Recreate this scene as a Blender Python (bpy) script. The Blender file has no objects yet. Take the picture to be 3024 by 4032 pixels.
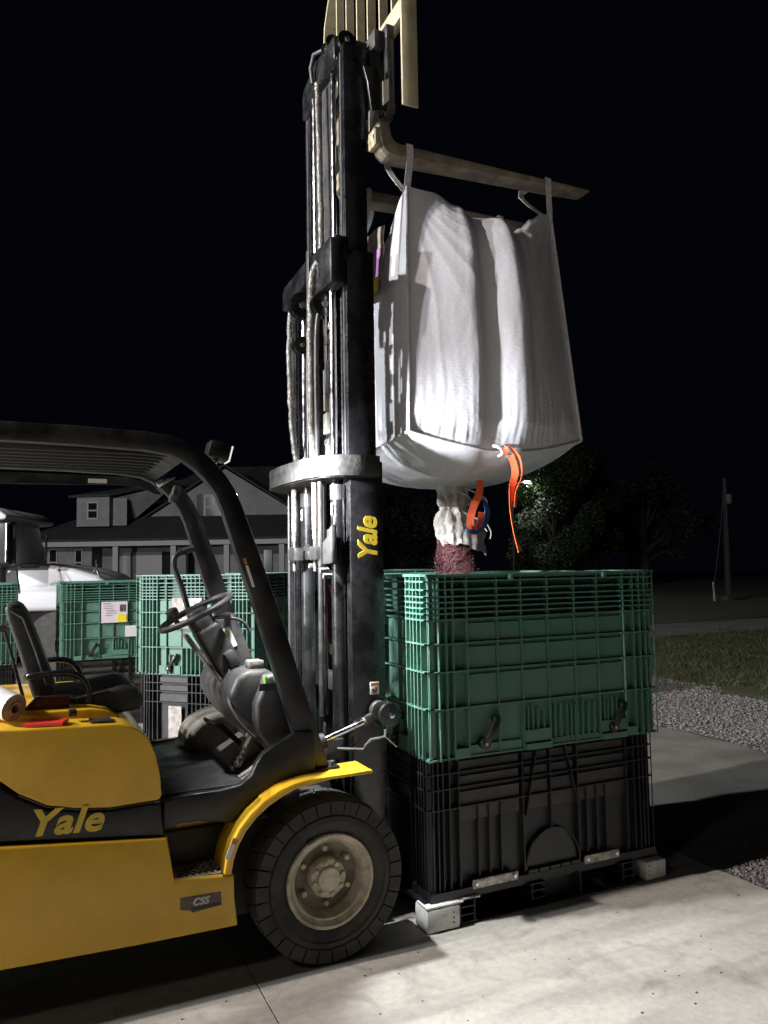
import bpy, bmesh, math, random
from mathutils import Vector, Matrix, noise
random.seed(7)
PI = math.pi
S = bpy.context.scene
COL = S.collection
# ------------------------------------------------------------------ camera
TH = math.radians(25.0); PT = math.atan(0.0713); RO = 0.016
s_, c_ = math.sin(TH), math.cos(TH)
r0 = Vector((c_, -s_, 0)); f0 = Vector((s_, c_, 0)); zz = Vector((0, 0, 1))
FW = f0*math.cos(PT)+zz*math.sin(PT); u0 = zz*math.cos(PT)-f0*math.sin(PT)
RT = r0*math.cos(RO)-u0*math.sin(RO); UP = u0*math.cos(RO)+r0*math.sin(RO)
cam = bpy.data.cameras.new('camera'); co = bpy.data.objects.new('camera', cam); COL.objects.link(co)
M = Matrix((RT, UP, -FW)).transposed().to_4x4(); M.translation = Vector((0, 0, 1.62)); co.matrix_world = M
cam.sensor_fit = 'VERTICAL'; cam.sensor_height = 36; cam.sensor_width = 27; cam.lens = 36*3028/4032
cam.clip_start = 0.05; cam.clip_end = 500
S.camera = co
# ------------------------------------------------------------------ world: night sky
w = bpy.data.worlds.new('World'); S.world = w; w.use_nodes = True
nt = w.node_tree; nt.nodes.clear()
out = nt.nodes.new('ShaderNodeOutputWorld'); bg = nt.nodes.new('ShaderNodeBackground'); bg2 = nt.nodes.new('ShaderNodeBackground')
sky = nt.nodes.new('ShaderNodeTexSky'); sky.sky_type = 'NISHITA'; sky.sun_disc = False
sky.sun_elevation = math.radians(-8); sky.sun_rotation = math.radians(-40)
bg.inputs[1].default_value = 0.012
bg2.inputs[0].default_value = (0.42, 0.52, 1.0, 1); bg2.inputs[1].default_value = 0.0022
add = nt.nodes.new('ShaderNodeAddShader')
nt.links.new(sky.outputs[0], bg.inputs[0]); nt.links.new(bg.outputs[0], add.inputs[0]); nt.links.new(bg2.outputs[0], add.inputs[1]); nt.links.new(add.outputs[0], out.inputs[0])
# ------------------------------------------------------------------ yard lights (pole lights of the yard, behind the forklift, and an unseen fill lamp added on the camera side)
def lamp(name, loc, power, color, size):
    l = bpy.data.lights.new(name, 'POINT'); l.energy = power; l.color = color; l.shadow_soft_size = size
    o = bpy.data.objects.new(name, l); o.location = loc; COL.objects.link(o); return o
lamp('yard_light_warm', (-9.8, 3.35, 8.0), 7500, (1.0, 0.91, 0.86), 0.10)
lamp('yard_light_low', (-13.0, 3.0, 3.1), 8000, (0.96, 0.97, 1.0), 0.12)
lamp('yard_light_cool', (-11.5, 6.3, 8.0), 9500, (0.92, 0.97, 1.0), 0.25)
lamp('front_fill_light', (-3.0, 0.1, 4.6), 60, (1.0, 0.92, 0.80), 0.3)  # added soft fill, lifts the near side of the forklift
S.view_settings.view_transform = 'Standard'; S.view_settings.look = 'None'; S.view_settings.exposure = 0.0; S.view_settings.gamma = 1.0

# ------------------------------------------------------------------ materials
def mat(name, col, rough=0.5, metal=0.0, var=0.0, vscale=6.0, col2=None, bump=0.0, bscale=40.0, rvar=0.0, spec=0.5, alpha=1.0, emis=None, estr=0.0, coat=0.0, tr=0.0, mmin=0.4, mmax=0.65, det=6.0):
    m = bpy.data.materials.new(name); m.use_nodes = True
    n = m.node_tree.nodes; L = m.node_tree.links; b = n['Principled BSDF']
    b.inputs['Base Color'].default_value = (*col, 1); b.inputs['Roughness'].default_value = rough
    b.inputs['Metallic'].default_value = metal; b.inputs['Specular IOR Level'].default_value = spec
    b.inputs['Coat Weight'].default_value = coat; b.inputs['Coat Roughness'].default_value = 0.15
    if alpha < 1: b.inputs['Alpha'].default_value = alpha
    if tr: b.inputs['Transmission Weight'].default_value = tr
    if emis: b.inputs['Emission Color'].default_value = (*emis, 1); b.inputs['Emission Strength'].default_value = estr
    tc = n.new('ShaderNodeTexCoord')
    if var or rvar:
        t = n.new('ShaderNodeTexNoise'); t.inputs['Scale'].default_value = vscale; t.inputs['Detail'].default_value = det; t.inputs['Roughness'].default_value = 0.65
        L.new(tc.outputs['Object'], t.inputs['Vector'])
        mr = n.new('ShaderNodeMapRange'); mr.inputs[1].default_value = mmin; mr.inputs[2].default_value = mmax
        L.new(t.outputs['Fac'], mr.inputs[0])
        if var:
            mx = n.new('ShaderNodeMix'); mx.data_type = 'RGBA'
            mx.inputs[6].default_value = (*col, 1)
            c2 = col2 if col2 else tuple(x*(1-var) for x in col)
            mx.inputs[7].default_value = (*c2, 1)
            ml = n.new('ShaderNodeMath'); ml.operation = 'MULTIPLY'; ml.inputs[1].default_value = var if col2 else 1.0
            L.new(mr.outputs[0], ml.inputs[0]); L.new(ml.outputs[0], mx.inputs[0]); L.new(mx.outputs[2], b.inputs['Base Color'])
        if rvar:
            m2 = n.new('ShaderNodeMapRange'); m2.inputs[3].default_value = rough; m2.inputs[4].default_value = min(1, rough+rvar)
            L.new(mr.outputs[0], m2.inputs[0]); L.new(m2.outputs[0], b.inputs['Roughness'])
    if bump:
        t2 = n.new('ShaderNodeTexNoise'); t2.inputs['Scale'].default_value = bscale; t2.inputs['Detail'].default_value = 5
        L.new(tc.outputs['Object'], t2.inputs['Vector'])
        bp = n.new('ShaderNodeBump'); bp.inputs['Strength'].default_value = bump; bp.inputs['Distance'].default_value = 0.01
        L.new(t2.outputs['Fac'], bp.inputs['Height']); L.new(bp.outputs['Normal'], b.inputs['Normal'])
    return m
DUST = (0.20, 0.17, 0.13)
m_yel = mat('yellow_paint', (0.62, 0.36, 0.012), 0.38, 0, 0.28, 5, (0.34, 0.20, 0.03), 0.03, 220, 0.25, coat=0.25)
m_blk = mat('black_paint', (0.006, 0.006, 0.007), 0.32, 0, 0.35, 7, (0.030, 0.028, 0.025), 0.05, 90, 0.3)
m_dark = mat('roof_black', (0.003, 0.003, 0.003), 0.6)
m_blkg = mat('gloss_black_steel', (0.007, 0.007, 0.008), 0.2, 0, 0.3, 9, (0.025, 0.023, 0.023), 0.04, 60, 0.2, spec=0.7)
m_blkm = mat('matte_black_steel', (0.016, 0.015, 0.015), 0.5, 0, 0.6, 5, (0.05, 0.045, 0.045), 0.12, 60, 0.2)
m_rail = mat('worn_rail_steel', (0.22, 0.21, 0.22), 0.32, 0.85, 0.6, 12, (0.05, 0.05, 0.055), 0.1, 50, 0.25)
m_chr = mat('chrome_rod', (0.75, 0.75, 0.78), 0.12, 1.0, 0.2, 20, None, 0, 40, 0.15)
m_dstl = mat('dusty_steel', (0.16, 0.15, 0.13), 0.6, 0.2, 0.6, 14, (0.05, 0.048, 0.045), 0.2, 60, 0.2)
m_gstl = mat('grey_cast_steel', (0.035, 0.035, 0.036), 0.32, 0.3, 0.6, 9, (0.09, 0.085, 0.078), 0.2, 50, 0.25)
m_hose = mat('wrapped_hose', (0.15, 0.14, 0.12), 0.2, 0, 0.9, 22, (0.035, 0.034, 0.032), 0.9, 55, 0.25, spec=0.8)
m_brd = mat('braided_hose', (0.30, 0.22, 0.17), 0.5, 0, 0.9, 120, (0.06, 0.05, 0.045), 0.8, 160)
m_rub = mat('tyre_rubber', (0.020, 0.019, 0.018), 0.75, 0, 0.7, 9, (0.055, 0.05, 0.042), 0.35, 70)
m_rim = mat('cream_wheel_paint', (0.56, 0.50, 0.37), 0.5, 0, 0.8, 14, (0.22, 0.19, 0.14), 0.15, 60)
m_dish = mat('dark_wheel_dish', (0.20, 0.175, 0.125), 0.65, 0, 0.8, 10, (0.05, 0.045, 0.035), 0.2, 60)  # inner dish, darker than rim and hub
m_vin = mat('black_vinyl', (0.018, 0.018, 0.019), 0.42, 0, 0.4, 10, (0.05, 0.046, 0.042), 0.15, 120, 0.2)
m_pla = mat('black_plastic_cowl', (0.018, 0.018, 0.02), 0.42, 0, 0.7, 6, (0.08, 0.074, 0.067), 0.1, 150, 0.2)
m_mat = mat('dusty_floor_mat', (0.17, 0.15, 0.125), 0.85, 0, 0.6, 12, (0.06, 0.055, 0.05), 0.3, 80)
m_cream = mat('cream_steel', (0.42, 0.37, 0.24), 0.5, 0, 0.5, 8, (0.24, 0.21, 0.15), 0.1, 60)
m_fork = mat('worn_fork_steel', (0.26, 0.22, 0.16), 0.6, 0.1, 0.9, 9, (0.10, 0.085, 0.065), 0.5, 40, 0.2)
m_wht = mat('white_block', (0.62, 0.60, 0.52), 0.5, 0, 0.4, 20, (0.4, 0.37, 0.3))
m_grn = mat('green_bin_plastic', (0.080, 0.195, 0.148), 0.36, 0, 0.7, 4, (0.095, 0.16, 0.13), 0.12, 60, 0.2)
m_bbin = mat('black_bin_plastic', (0.009, 0.0095, 0.0105), 0.34, 0, 0.7, 4, (0.035, 0.034, 0.035), 0.1, 60, 0.15)
m_palepanel = mat('pale_black_panel', (0.055, 0.050, 0.049), 0.5, 0, 0.7, 5, (0.016, 0.0155, 0.016), 0.1, 50)  # raised fields of the lower shell, paler than its walls
m_foot = mat('white_pallet_foot', (0.72, 0.71, 0.68), 0.55, 0, 0.6, 25, (0.45, 0.42, 0.38), 0.1, 60)
m_strip = mat('galvanised_strip', (0.62, 0.60, 0.52), 0.45, 0.2, 0.9, 28, (0.10, 0.10, 0.085), 0.2, 60)
m_latch = mat('latch_plastic', (0.012, 0.012, 0.012), 0.3)
m_seed = mat('treated_seed', (0.20, 0.05, 0.062), 0.5, 0, 0.6, 60, (0.10, 0.025, 0.032))
m_org = mat('orange_webbing', (0.85, 0.13, 0.035), 0.6, 0, 0.4, 40, (0.5, 0.07, 0.02), 0.5, 200)
m_blu = mat('blue_webbing', (0.05, 0.13, 0.42), 0.6, 0, 0.4, 40, None, 0.5, 200)
m_cord = mat('white_cord', (0.6, 0.58, 0.55), 0.6)
m_wweb = mat('white_webbing', (0.62, 0.60, 0.60), 0.6, 0, 0.3, 40, None, 0.4, 200)
m_paper = mat('label_paper', (0.62, 0.55, 0.60), 0.5)
m_lab_y = mat('yellow_label', (0.75, 0.62, 0.02), 0.5)
m_lab_b = mat('black_ink', (0.02, 0.02, 0.02), 0.6)
m_lab_w = mat('white_sticker', (0.62, 0.61, 0.58), 0.5)
m_lab_o = mat('orange_ink', (0.55, 0.16, 0.03), 0.5)
m_lab_br = mat('brown_ink', (0.14, 0.05, 0.03), 0.5)
m_letter = mat('gold_lettering', (0.60, 0.42, 0.03), 0.45, 0, 0.2, 20)
m_decal = mat('dark_blue_decal', (0.012, 0.014, 0.03), 0.4, 0, 0.9, 4, (0.16, 0.10, 0.03))
m_tread = mat('step_tread_metal', (0.45, 0.43, 0.39), 0.5, 0.1, 0.8, 30, (0.12, 0.11, 0.10))
m_silver = mat('silver_lettering', (0.42, 0.40, 0.36), 0.4)
m_red = mat('red_paper', (0.80, 0.05, 0.03), 0.5)
m_dred = mat('dark_red_plastic', (0.10, 0.008, 0.006), 0.5)
m_limek = mat('lime_knob', (0.18, 0.60, 0.05), 0.4)
m_film = mat('stretch_film', (0.66, 0.62, 0.60), 0.3, 0, 0.3, 12, None, 0.1, 30, coat=0.3)
m_card = mat('cardboard_core', (0.30, 0.20, 0.12), 0.8, 0, 0.5, 30)
m_pouch = mat('clear_pouch', (0.40, 0.36, 0.34), 0.15, 0, 0.7, 14, (0.15, 0.13, 0.12), 0.9, 18, spec=0.8)
m_purple = mat('purple_label', (0.36, 0.14, 0.42), 0.3, 0, 0.6, 18, (0.55, 0.40, 0.58), 0.6, 20)
m_white_t = mat('white_truck_paint', (0.42, 0.42, 0.44), 0.3, coat=0.4)
m_glass = mat('dark_glass', (0.01, 0.01, 0.012), 0.05, spec=0.8)
m_siding = mat('white_siding', (0.15, 0.15, 0.155), 0.7, 0, 0.3, 1.5)
m_trim = mat('white_trim', (0.21, 0.21, 0.205), 0.6)
m_roof = mat('dark_shingle', (0.022, 0.022, 0.025), 0.9, 0, 0.5, 3, None, 0.5, 8)
m_win = mat('dark_window', (0.008, 0.008, 0.010), 0.1)
m_pole = mat('grey_pole', (0.05, 0.047, 0.045), 0.7, 0, 0.5, 3)
m_wood = mat('wood_pole', (0.02, 0.017, 0.015), 0.9, 0, 0.5, 4)
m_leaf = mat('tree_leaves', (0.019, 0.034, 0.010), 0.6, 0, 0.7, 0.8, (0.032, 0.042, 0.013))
m_leafshade = mat('shaded_tree_leaves', (0.007, 0.011, 0.004), 0.7, 0, 0.7, 0.8, (0.011, 0.014, 0.005))  # darker leaf copy: shade away from the street lamp put into the colour
m_bark = mat('tree_bark', (0.02, 0.016, 0.012), 0.9, 0, 0.5, 5)
m_lensw = mat('lit_work_light_lens', (1, 1, 1), 0.4, emis=(0.95, 0.98, 1.0), estr=0.8)
m_lampon = mat('lit_lens', (1, 1, 1), 0.4, emis=(0.95, 1.0, 0.97), estr=160)
m_sack = mat('maroon_sack', (0.08, 0.008, 0.015), 0.5, 0, 0.5, 8)
m_sackw = mat('cream_sack_band', (0.60, 0.52, 0.38), 0.6)

def bag_mat():
    m = mat('woven_white_polypropylene', (0.55, 0.548, 0.59), 0.42, 0, 0.3, 3, (0.44, 0.435, 0.47), 0, 40, 0.15, spec=0.5)
    n = m.node_tree.nodes; L = m.node_tree.links; b = n['Principled BSDF']
    tc = n.new('ShaderNodeTexCoord'); mp = n.new('ShaderNodeMapping'); mp.inputs['Scale'].default_value = (1, 1, 2.2)
    t = n.new('ShaderNodeTexNoise'); t.inputs['Scale'].default_value = 38; t.inputs['Detail'].default_value = 4
    t2 = n.new('ShaderNodeTexWave'); t2.bands_direction = 'Z'; t2.inputs['Scale'].default_value = 42; t2.inputs['Distortion'].default_value = 1.5; t2.inputs['Detail'].default_value = 2
    L.new(tc.outputs['Object'], mp.inputs[0]); L.new(mp.outputs[0], t.inputs['Vector']); L.new(tc.outputs['Object'], t2.inputs['Vector'])
    ad = n.new('ShaderNodeMath'); ad.operation = 'MULTIPLY_ADD'; ad.inputs[1].default_value = 0.10
    L.new(t2.outputs['Fac'], ad.inputs[0]); L.new(t.outputs['Fac'], ad.inputs[2])
    bp = n.new('ShaderNodeBump'); bp.inputs['Strength'].default_value = 0.35; bp.inputs['Distance'].default_value = 0.006
    L.new(ad.outputs[0], bp.inputs['Height']); L.new(bp.outputs['Normal'], b.inputs['Normal'])
    return m
m_bag = bag_mat()
m_spout = mat('spout_cloth', (0.50, 0.49, 0.47), 0.55, 0, 0.3, 8, None, 0.5, 30)

def conc_mat():
    m = mat('concrete', (0.40, 0.375, 0.33), 0.85, 0, 0.55, 1.3, (0.31, 0.285, 0.255), 0.15, 160, 0, det=10, mmin=0.35, mmax=0.7)
    n = m.node_tree.nodes; L = m.node_tree.links; b = n['Principled BSDF']
    src = b.inputs['Base Color'].links[0].from_socket
    tc = n.new('ShaderNodeTexCoord')
    t = n.new('ShaderNodeTexNoise'); t.inputs['Scale'].default_value = 26; t.inputs['Detail'].default_value = 8; t.inputs['Roughness'].default_value = 0.7
    L.new(tc.outputs['Object'], t.inputs['Vector'])
    r = n.new('ShaderNodeMapRange'); r.inputs[1].default_value = 0.3; r.inputs[2].default_value = 0.7; r.inputs[3].default_value = 0.82; r.inputs[4].default_value = 1.12
    L.new(t.outputs['Fac'], r.inputs[0])
    t3 = n.new('ShaderNodeTexNoise'); t3.inputs['Scale'].default_value = 4.5; t3.inputs['Detail'].default_value = 9; t3.inputs['Distortion'].default_value = 1.0
    L.new(tc.outputs['Object'], t3.inputs['Vector'])
    r3 = n.new('ShaderNodeMapRange'); r3.inputs[1].default_value = 0.56; r3.inputs[2].default_value = 0.72; r3.inputs[3].default_value = 1.0; r3.inputs[4].default_value = 0.72
    L.new(t3.outputs['Fac'], r3.inputs[0])
    mm = n.new('ShaderNodeMath'); mm.operation = 'MULTIPLY'; L.new(r.outputs[0], mm.inputs[0]); L.new(r3.outputs[0], mm.inputs[1])
    mpx = n.new('ShaderNodeMapping'); mpx.inputs['Scale'].default_value = (0.5, 3.2, 1); mpx.inputs['Rotation'].default_value = (0, 0, 0.12); L.new(tc.outputs['Object'], mpx.inputs[0])
    t4 = n.new('ShaderNodeTexNoise'); t4.inputs['Scale'].default_value = 2.2; t4.inputs['Detail'].default_value = 7; t4.inputs['Distortion'].default_value = 0.6; L.new(mpx.outputs[0], t4.inputs['Vector'])
    r4 = n.new('ShaderNodeMapRange'); r4.inputs[1].default_value = 0.45; r4.inputs[2].default_value = 0.68; r4.inputs[3].default_value = 1.0; r4.inputs[4].default_value = 0.78; L.new(t4.outputs['Fac'], r4.inputs[0])
    m5 = n.new('ShaderNodeMath'); m5.operation = 'MULTIPLY'; L.new(mm.outputs[0], m5.inputs[0]); L.new(r4.outputs[0], m5.inputs[1]); mm = m5
    hsv = n.new('ShaderNodeVectorMath'); hsv.operation = 'SCALE'
    L.new(src, hsv.inputs[0]); L.new(mm.outputs[0], hsv.inputs['Scale']); L.new(hsv.outputs[0], b.inputs['Base Color'])
    return m
m_conc = conc_mat()
m_asph = mat('packed_lane', (0.20, 0.185, 0.16), 0.9, 0, 0.7, 1.6, (0.10, 0.095, 0.085), 0.5, 60, 0, det=10)
m_dirt = mat('dark_dirt', (0.16, 0.14, 0.12), 0.95, 0, 0.6, 1.2, (0.08, 0.075, 0.065), 0.6, 25, det=10)
m_gbase = mat('gravel_bed', (0.20, 0.18, 0.165), 0.95, 0, 0.8, 30, (0.07, 0.06, 0.055), 1.0, 45)
m_stone = mat('gravel_stone', (0.20, 0.183, 0.175), 0.9, 0, 0.6, 9, (0.13, 0.118, 0.11), 0.4, 60)
m_grass = mat('grass_blades', (0.036, 0.045, 0.013), 0.8, 0, 0.8, 1.5, (0.048, 0.048, 0.018))
m_turf = mat('turf', (0.04, 0.048, 0.016), 0.95, 0, 0.7, 3, (0.09, 0.085, 0.035), 0.8, 30)

# ------------------------------------------------------------------ mesh helpers
# mast and load scaled uniformly about the camera, written as foot pivot plus shift
MAST_K = 1.04; MAST_P = Vector((1.40, 3.20, 0.10)); MAST_Q = Vector((1.456, 3.328, 0.039))
def mast_xf(v): return MAST_Q+(Vector(v)-MAST_P)*MAST_K
XF = None
class MB:
    def __init__(s): s.v = []; s.f = []
    def add(s, vs, fs):
        o = len(s.v); s.v += [tuple(v) for v in vs]; s.f += [tuple(i+o for i in f) for f in fs]
        return s
    def box(s, x0, x1, y0, y1, z0, z1, T=None):
        vs = [Vector((x, y, z)) for z in (z0, z1) for y in (y0, y1) for x in (x0, x1)]
        if T is not None: vs = [T @ v for v in vs]
        return s.add(vs, [(0, 2, 3, 1), (4, 5, 7, 6), (0, 1, 5, 4), (2, 6, 7, 3), (0, 4, 6, 2), (1, 3, 7, 5)])
    def bar(s, p, q, wd, ht, up=(0, 0, 1)):
        p, q = Vector(p), Vector(q); d = (q-p).normalized(); up = Vector(up)
        a = d.cross(up); a = a.normalized() if a.length > 1e-4 else d.orthogonal().normalized(); b = a.cross(d)
        vs = [e + a*i*wd/2 + b*j*ht/2 for e in (p, q) for i, j in ((-1, -1), (1, -1), (1, 1), (-1, 1))]
        return s.add(vs, [(0, 3, 2, 1), (4, 5, 6, 7), (0, 1, 5, 4), (1, 2, 6, 5), (2, 3, 7, 6), (3, 0, 4, 7)])
    def tube(s, pts, r, n=12, cap=True, closed=False):
        pts = [Vector(p) for p in pts]; m = len(pts); rs = r if isinstance(r, (list, tuple)) else [r]*m
        vs = []; prev = None
        for i, p in enumerate(pts):
            if closed: d = pts[(i+1) % m]-pts[i-1]
            else: d = pts[min(i+1, m-1)]-pts[max(i-1, 0)]
            d.normalize()
            if prev is None: a = d.orthogonal().normalized()
            else:
                a = prev-d*prev.dot(d); a = a.normalized() if a.length > 1e-5 else d.orthogonal().normalized()
            prev = a; b = d.cross(a)
            for k in range(n):
                t = 2*PI*k/n; vs.append(p+(a*math.cos(t)+b*math.sin(t))*rs[i])
        fs = []
        for i in range(m if closed else m-1):
            j = (i+1) % m
            for k in range(n): l = (k+1) % n; fs.append((i*n+k, i*n+l, j*n+l, j*n+k))
        if cap and not closed: fs.append(tuple(range(n-1, -1, -1))); fs.append(tuple((m-1)*n+k for k in range(n)))
        return s.add(vs, fs)
    def cyl(s, p, q, r, n=16, r2=None): return s.tube([p, q], [r, r if r2 is None else r2], n)
    def prism(s, poly, y0, y1, axis='y'):
        # polygon in (x,z) extruded along y (or (y,z) along x, or (x,y) along z)
        def P(a, b, t):
            return {'y': (a, t, b), 'x': (t, a, b), 'z': (a, b, t)}[axis]
        n = len(poly); vs = [P(a, b, y0) for a, b in poly]+[P(a, b, y1) for a, b in poly]
        fs = [tuple(range(n)), tuple(range(2*n-1, n-1, -1))]+[(i, i+n, (i+1) % n+n, (i+1) % n) for i in range(n)]
        return s.add(vs, fs)
    def lathe(s, prof, c, axis='y', n=48):
        # prof: list of (r, h) along axis
        vs = []; c = Vector(c)
        for r, h in prof:
            for k in range(n):
                t = 2*PI*k/n; a, b = r*math.cos(t), r*math.sin(t)
                vs.append(c+Vector({'y': (a, h, b), 'z': (a, b, h), 'x': (h, a, b)}[axis]))
        fs = []
        for i in range(len(prof)-1):
            for k in range(n): l = (k+1) % n; fs.append((i*n+k, i*n+l, (i+1)*n+l, (i+1)*n+k))
        return s.add(vs, fs)
    def sheet(s, path, axis, w0, w1, th):
        # path [(a,b)] swept profile thickness th, extruded w0..w1: thin bent plate
        n = len(path); off = []
        for i in range(n):
            a = Vector(path[max(i-1, 0)]); b = Vector(path[min(i+1, n-1)]); d = (b-a).normalized(); off.append(Vector((-d.y, d.x))*th)
        poly = [tuple(Vector(p)) for p in path]+[tuple(Vector(path[i])+off[i]) for i in range(n-1, -1, -1)]
        def P(a, b, t): return {'y': (a, t, b), 'x': (t, a, b), 'z': (a, b, t)}[axis]
        m = 2*n; vs = [P(a, b, w0) for a, b in poly]+[P(a, b, w1) for a, b in poly]
        fs = [(i, i+m, (i+1) % m+m, (i+1) % m) for i in range(m)]
        for i in range(n-1):
            j = m-1-i; fs.append((i, i+1, j-1, j)); fs.append((i+m, j+m, j-1+m, i+1+m))
        return s.add(vs, fs)
    def grid(s, f, nu, nv, closeu=False):
        vs = [f(i/nu, j/nv) for j in range(nv+1) for i in range(nu if closeu else nu+1)]
        c = nu if closeu else nu+1
        fs = []
        for j in range(nv):
            for i in range(nu):
                k = (i+1) % c; fs.append((j*c+i, j*c+k, (j+1)*c+k, (j+1)*c+i))
        return s.add(vs, fs)
    def build(s, name, m, parent=None, bevel=0.0, smooth=False, off=None, T=None, seg=2, sub=0):
        me = bpy.data.meshes.new(name); vs = s.v
        if T is not None: vs = [tuple(T @ Vector(v)) for v in vs]
        if XF is not None: vs = [tuple(XF(v)) for v in vs]
        if off is not None: vs = [(x-off[0], y-off[1], z-off[2]) for x, y, z in vs]
        me.from_pydata(vs, [], s.f); me.materials.append(m)
        bm = bmesh.new(); bm.from_mesh(me); bmesh.ops.recalc_face_normals(bm, faces=bm.faces)
        if bevel: 
            es = [e for e in bm.edges if len(e.link_faces) == 2 and e.calc_face_angle(0) > 0.5]
            bmesh.ops.bevel(bm, geom=es, offset=bevel, segments=seg, affect='EDGES', profile=0.5, clamp_overlap=True)
        bm.to_mesh(me); bm.free()
        if smooth or bevel:
            me.polygons.foreach_set('use_smooth', [True]*len(me.polygons))
            try: me.set_sharp_from_angle(angle=math.radians(40))
            except Exception: pass
        o = bpy.data.objects.new(name, me); COL.objects.link(o)
        if parent: o.parent = parent
        return o

def tag(o, label=None, cat=None, group=None, kind=None):
    if label: o['label'] = label
    if cat: o['category'] = cat
    if group: o['group'] = group
    if kind: o['kind'] = kind
    return o
def empty(name, loc, label, cat, rz=0, group=None):
    o = bpy.data.objects.new(name, None); COL.objects.link(o); o.location = loc; o.rotation_euler.z = rz
    o.empty_display_size = 0.2
    return tag(o, label, cat, group)
def text_mesh(name, body, size, m, parent, loc, off, rot=(PI/2, 0, 0), shear=0.0, bold=0.0, ext=0.0015, sx=1.0, spacing=1.0):
    cu = bpy.data.curves.new(name, 'FONT'); cu.body = body; cu.size = size; cu.shear = shear; cu.offset = bold; cu.extrude = ext
    cu.space_character = spacing; cu.resolution_u = 6
    t = bpy.data.objects.new('tmp', cu); COL.objects.link(t)
    dg = bpy.context.evaluated_depsgraph_get(); dg.update()
    me = bpy.data.meshes.new_from_object(t.evaluated_get(dg)); bpy.data.objects.remove(t); me.name = name
    from mathutils import Euler
    R = Matrix.Translation(Vector(loc)-Vector(off)) @ Euler(rot).to_matrix().to_4x4() @ Matrix.Diagonal((sx, 1, 1, 1))
    me.transform(R)
    if XF is not None: me.transform(Matrix.Translation(-Vector(off)) @ Matrix.Translation(MAST_Q) @ Matrix.Scale(MAST_K, 4) @ Matrix.Translation(-MAST_P) @ Matrix.Translation(Vector(off)))
    me.materials.clear(); me.materials.append(m)
    o = bpy.data.objects.new(name, me); COL.objects.link(o); o.parent = parent
    return o
def children(o): return [c for c in COL.objects if c.parent == o]
def copy_tree(o, parent=None):
    c = o.copy(); COL.objects.link(c)
    if parent: c.parent = parent
    for ch in children(o): copy_tree(ch, c)
    return c
def smoothpath(pts, n=6):
    pts = [Vector(p) for p in pts]; res = []
    for i in range(len(pts)-1):
        p0 = pts[max(i-1, 0)]; p1 = pts[i]; p2 = pts[i+1]; p3 = pts[min(i+2, len(pts)-1)]
        for k in range(n):
            t = k/n
            res.append(0.5*((2*p1)+(p2-p0)*t+(2*p0-5*p1+4*p2-p3)*t*t+(3*p1-p0-3*p2+p3)*t*t*t))
    res.append(pts[-1]); return res

# ================================================================== ground
g = MB(); g.grid(lambda u, v: (-60+160*u, -30+150*v, -0.035+0*u), 8, 8)
tag(g.build('ground', m_dirt), kind='structure')
# concrete apron, cast in slabs with open joints
cm = MB()
xs = [-9.2, -6.7, -4.2, -1.7, 0.846, 3.34]
for i in range(5):
    for j, (ya, yb) in enumerate(((-6, -1.0), (-1.0, 4.2), (4.2, 9.4))):
        x0, x1 = xs[i]+0.003, xs[i+1]-0.003
        if i == 4:
            # free edge is a little ragged
            n = 60; poly = [(x0, ya+0.003), (x1, ya+0.003)]+[(x1+0.02*noise.noise(Vector((0, (ya+(yb-ya)*k/n)*3, j)))+0.006*noise.noise(Vector((3, (ya+(yb-ya)*k/n)*14, j))), ya+(yb-ya)*k/n) for k in range(1, n)]+[(x1, yb-0.003), (x0, yb-0.003)]
            cm.prism(poly, -0.03, 0.0, 'z')
        else: cm.box(x0, x1, ya+0.003, yb-0.003, -0.03, 0)
tag(cm.build('concrete_apron', m_conc), kind='structure')
def bump_sheet(name, m, x0, x1, y0, y1, z, amp, res, edge=0.25, kind='structure'):
    nx, ny = max(2, int((x1-x0)/res)), max(2, int((y1-y0)/res))
    def f(u, v):
        x = x0+(x1-x0)*u; y = y0+(y1-y0)*v
        if u == 0 or u == 1: x += edge*noise.noise(Vector((y*0.7, u*9, 1)))
        if v == 0 or v == 1: y += edge*noise.noise(Vector((x*0.7, v*9, 4)))
        return (x, y, z+amp*noise.noise(Vector((x*1.3, y*1.3, 0)))+amp*0.4*noise.noise(Vector((x*5, y*5, 2))))
    mb = MB().grid(f, nx, ny); return tag(mb.build(name, m, smooth=True), kind=kind)
bump_sheet('lane', m_asph, 3.345, 6.1, -3, 40, -0.022, 0.007, 0.2, 0.0)
bump_sheet('gravel_strip', m_gbase, 5.85, 7.95, -3, 12.0, -0.006, 0.012, 0.2, 0.3)
bump_sheet('grass_verge', m_turf, 7.8, 26, -3, 12.8, 0.004, 0.02, 0.3, 0.4)
bump_sheet('far_road', m_asph, 3.3, 60, 12.8, 15.6, -0.012, 0.008, 0.5, 0.3)
bump_sheet('far_lawn', m_turf, 8, 70, 15.6, 70, 0.0, 0.05, 1.0, 0.5)
bump_sheet('yard_dirt', m_gbase, 3.35, 5.0, -3, 3.35, -0.012, 0.006, 0.1, 0.08)
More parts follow.
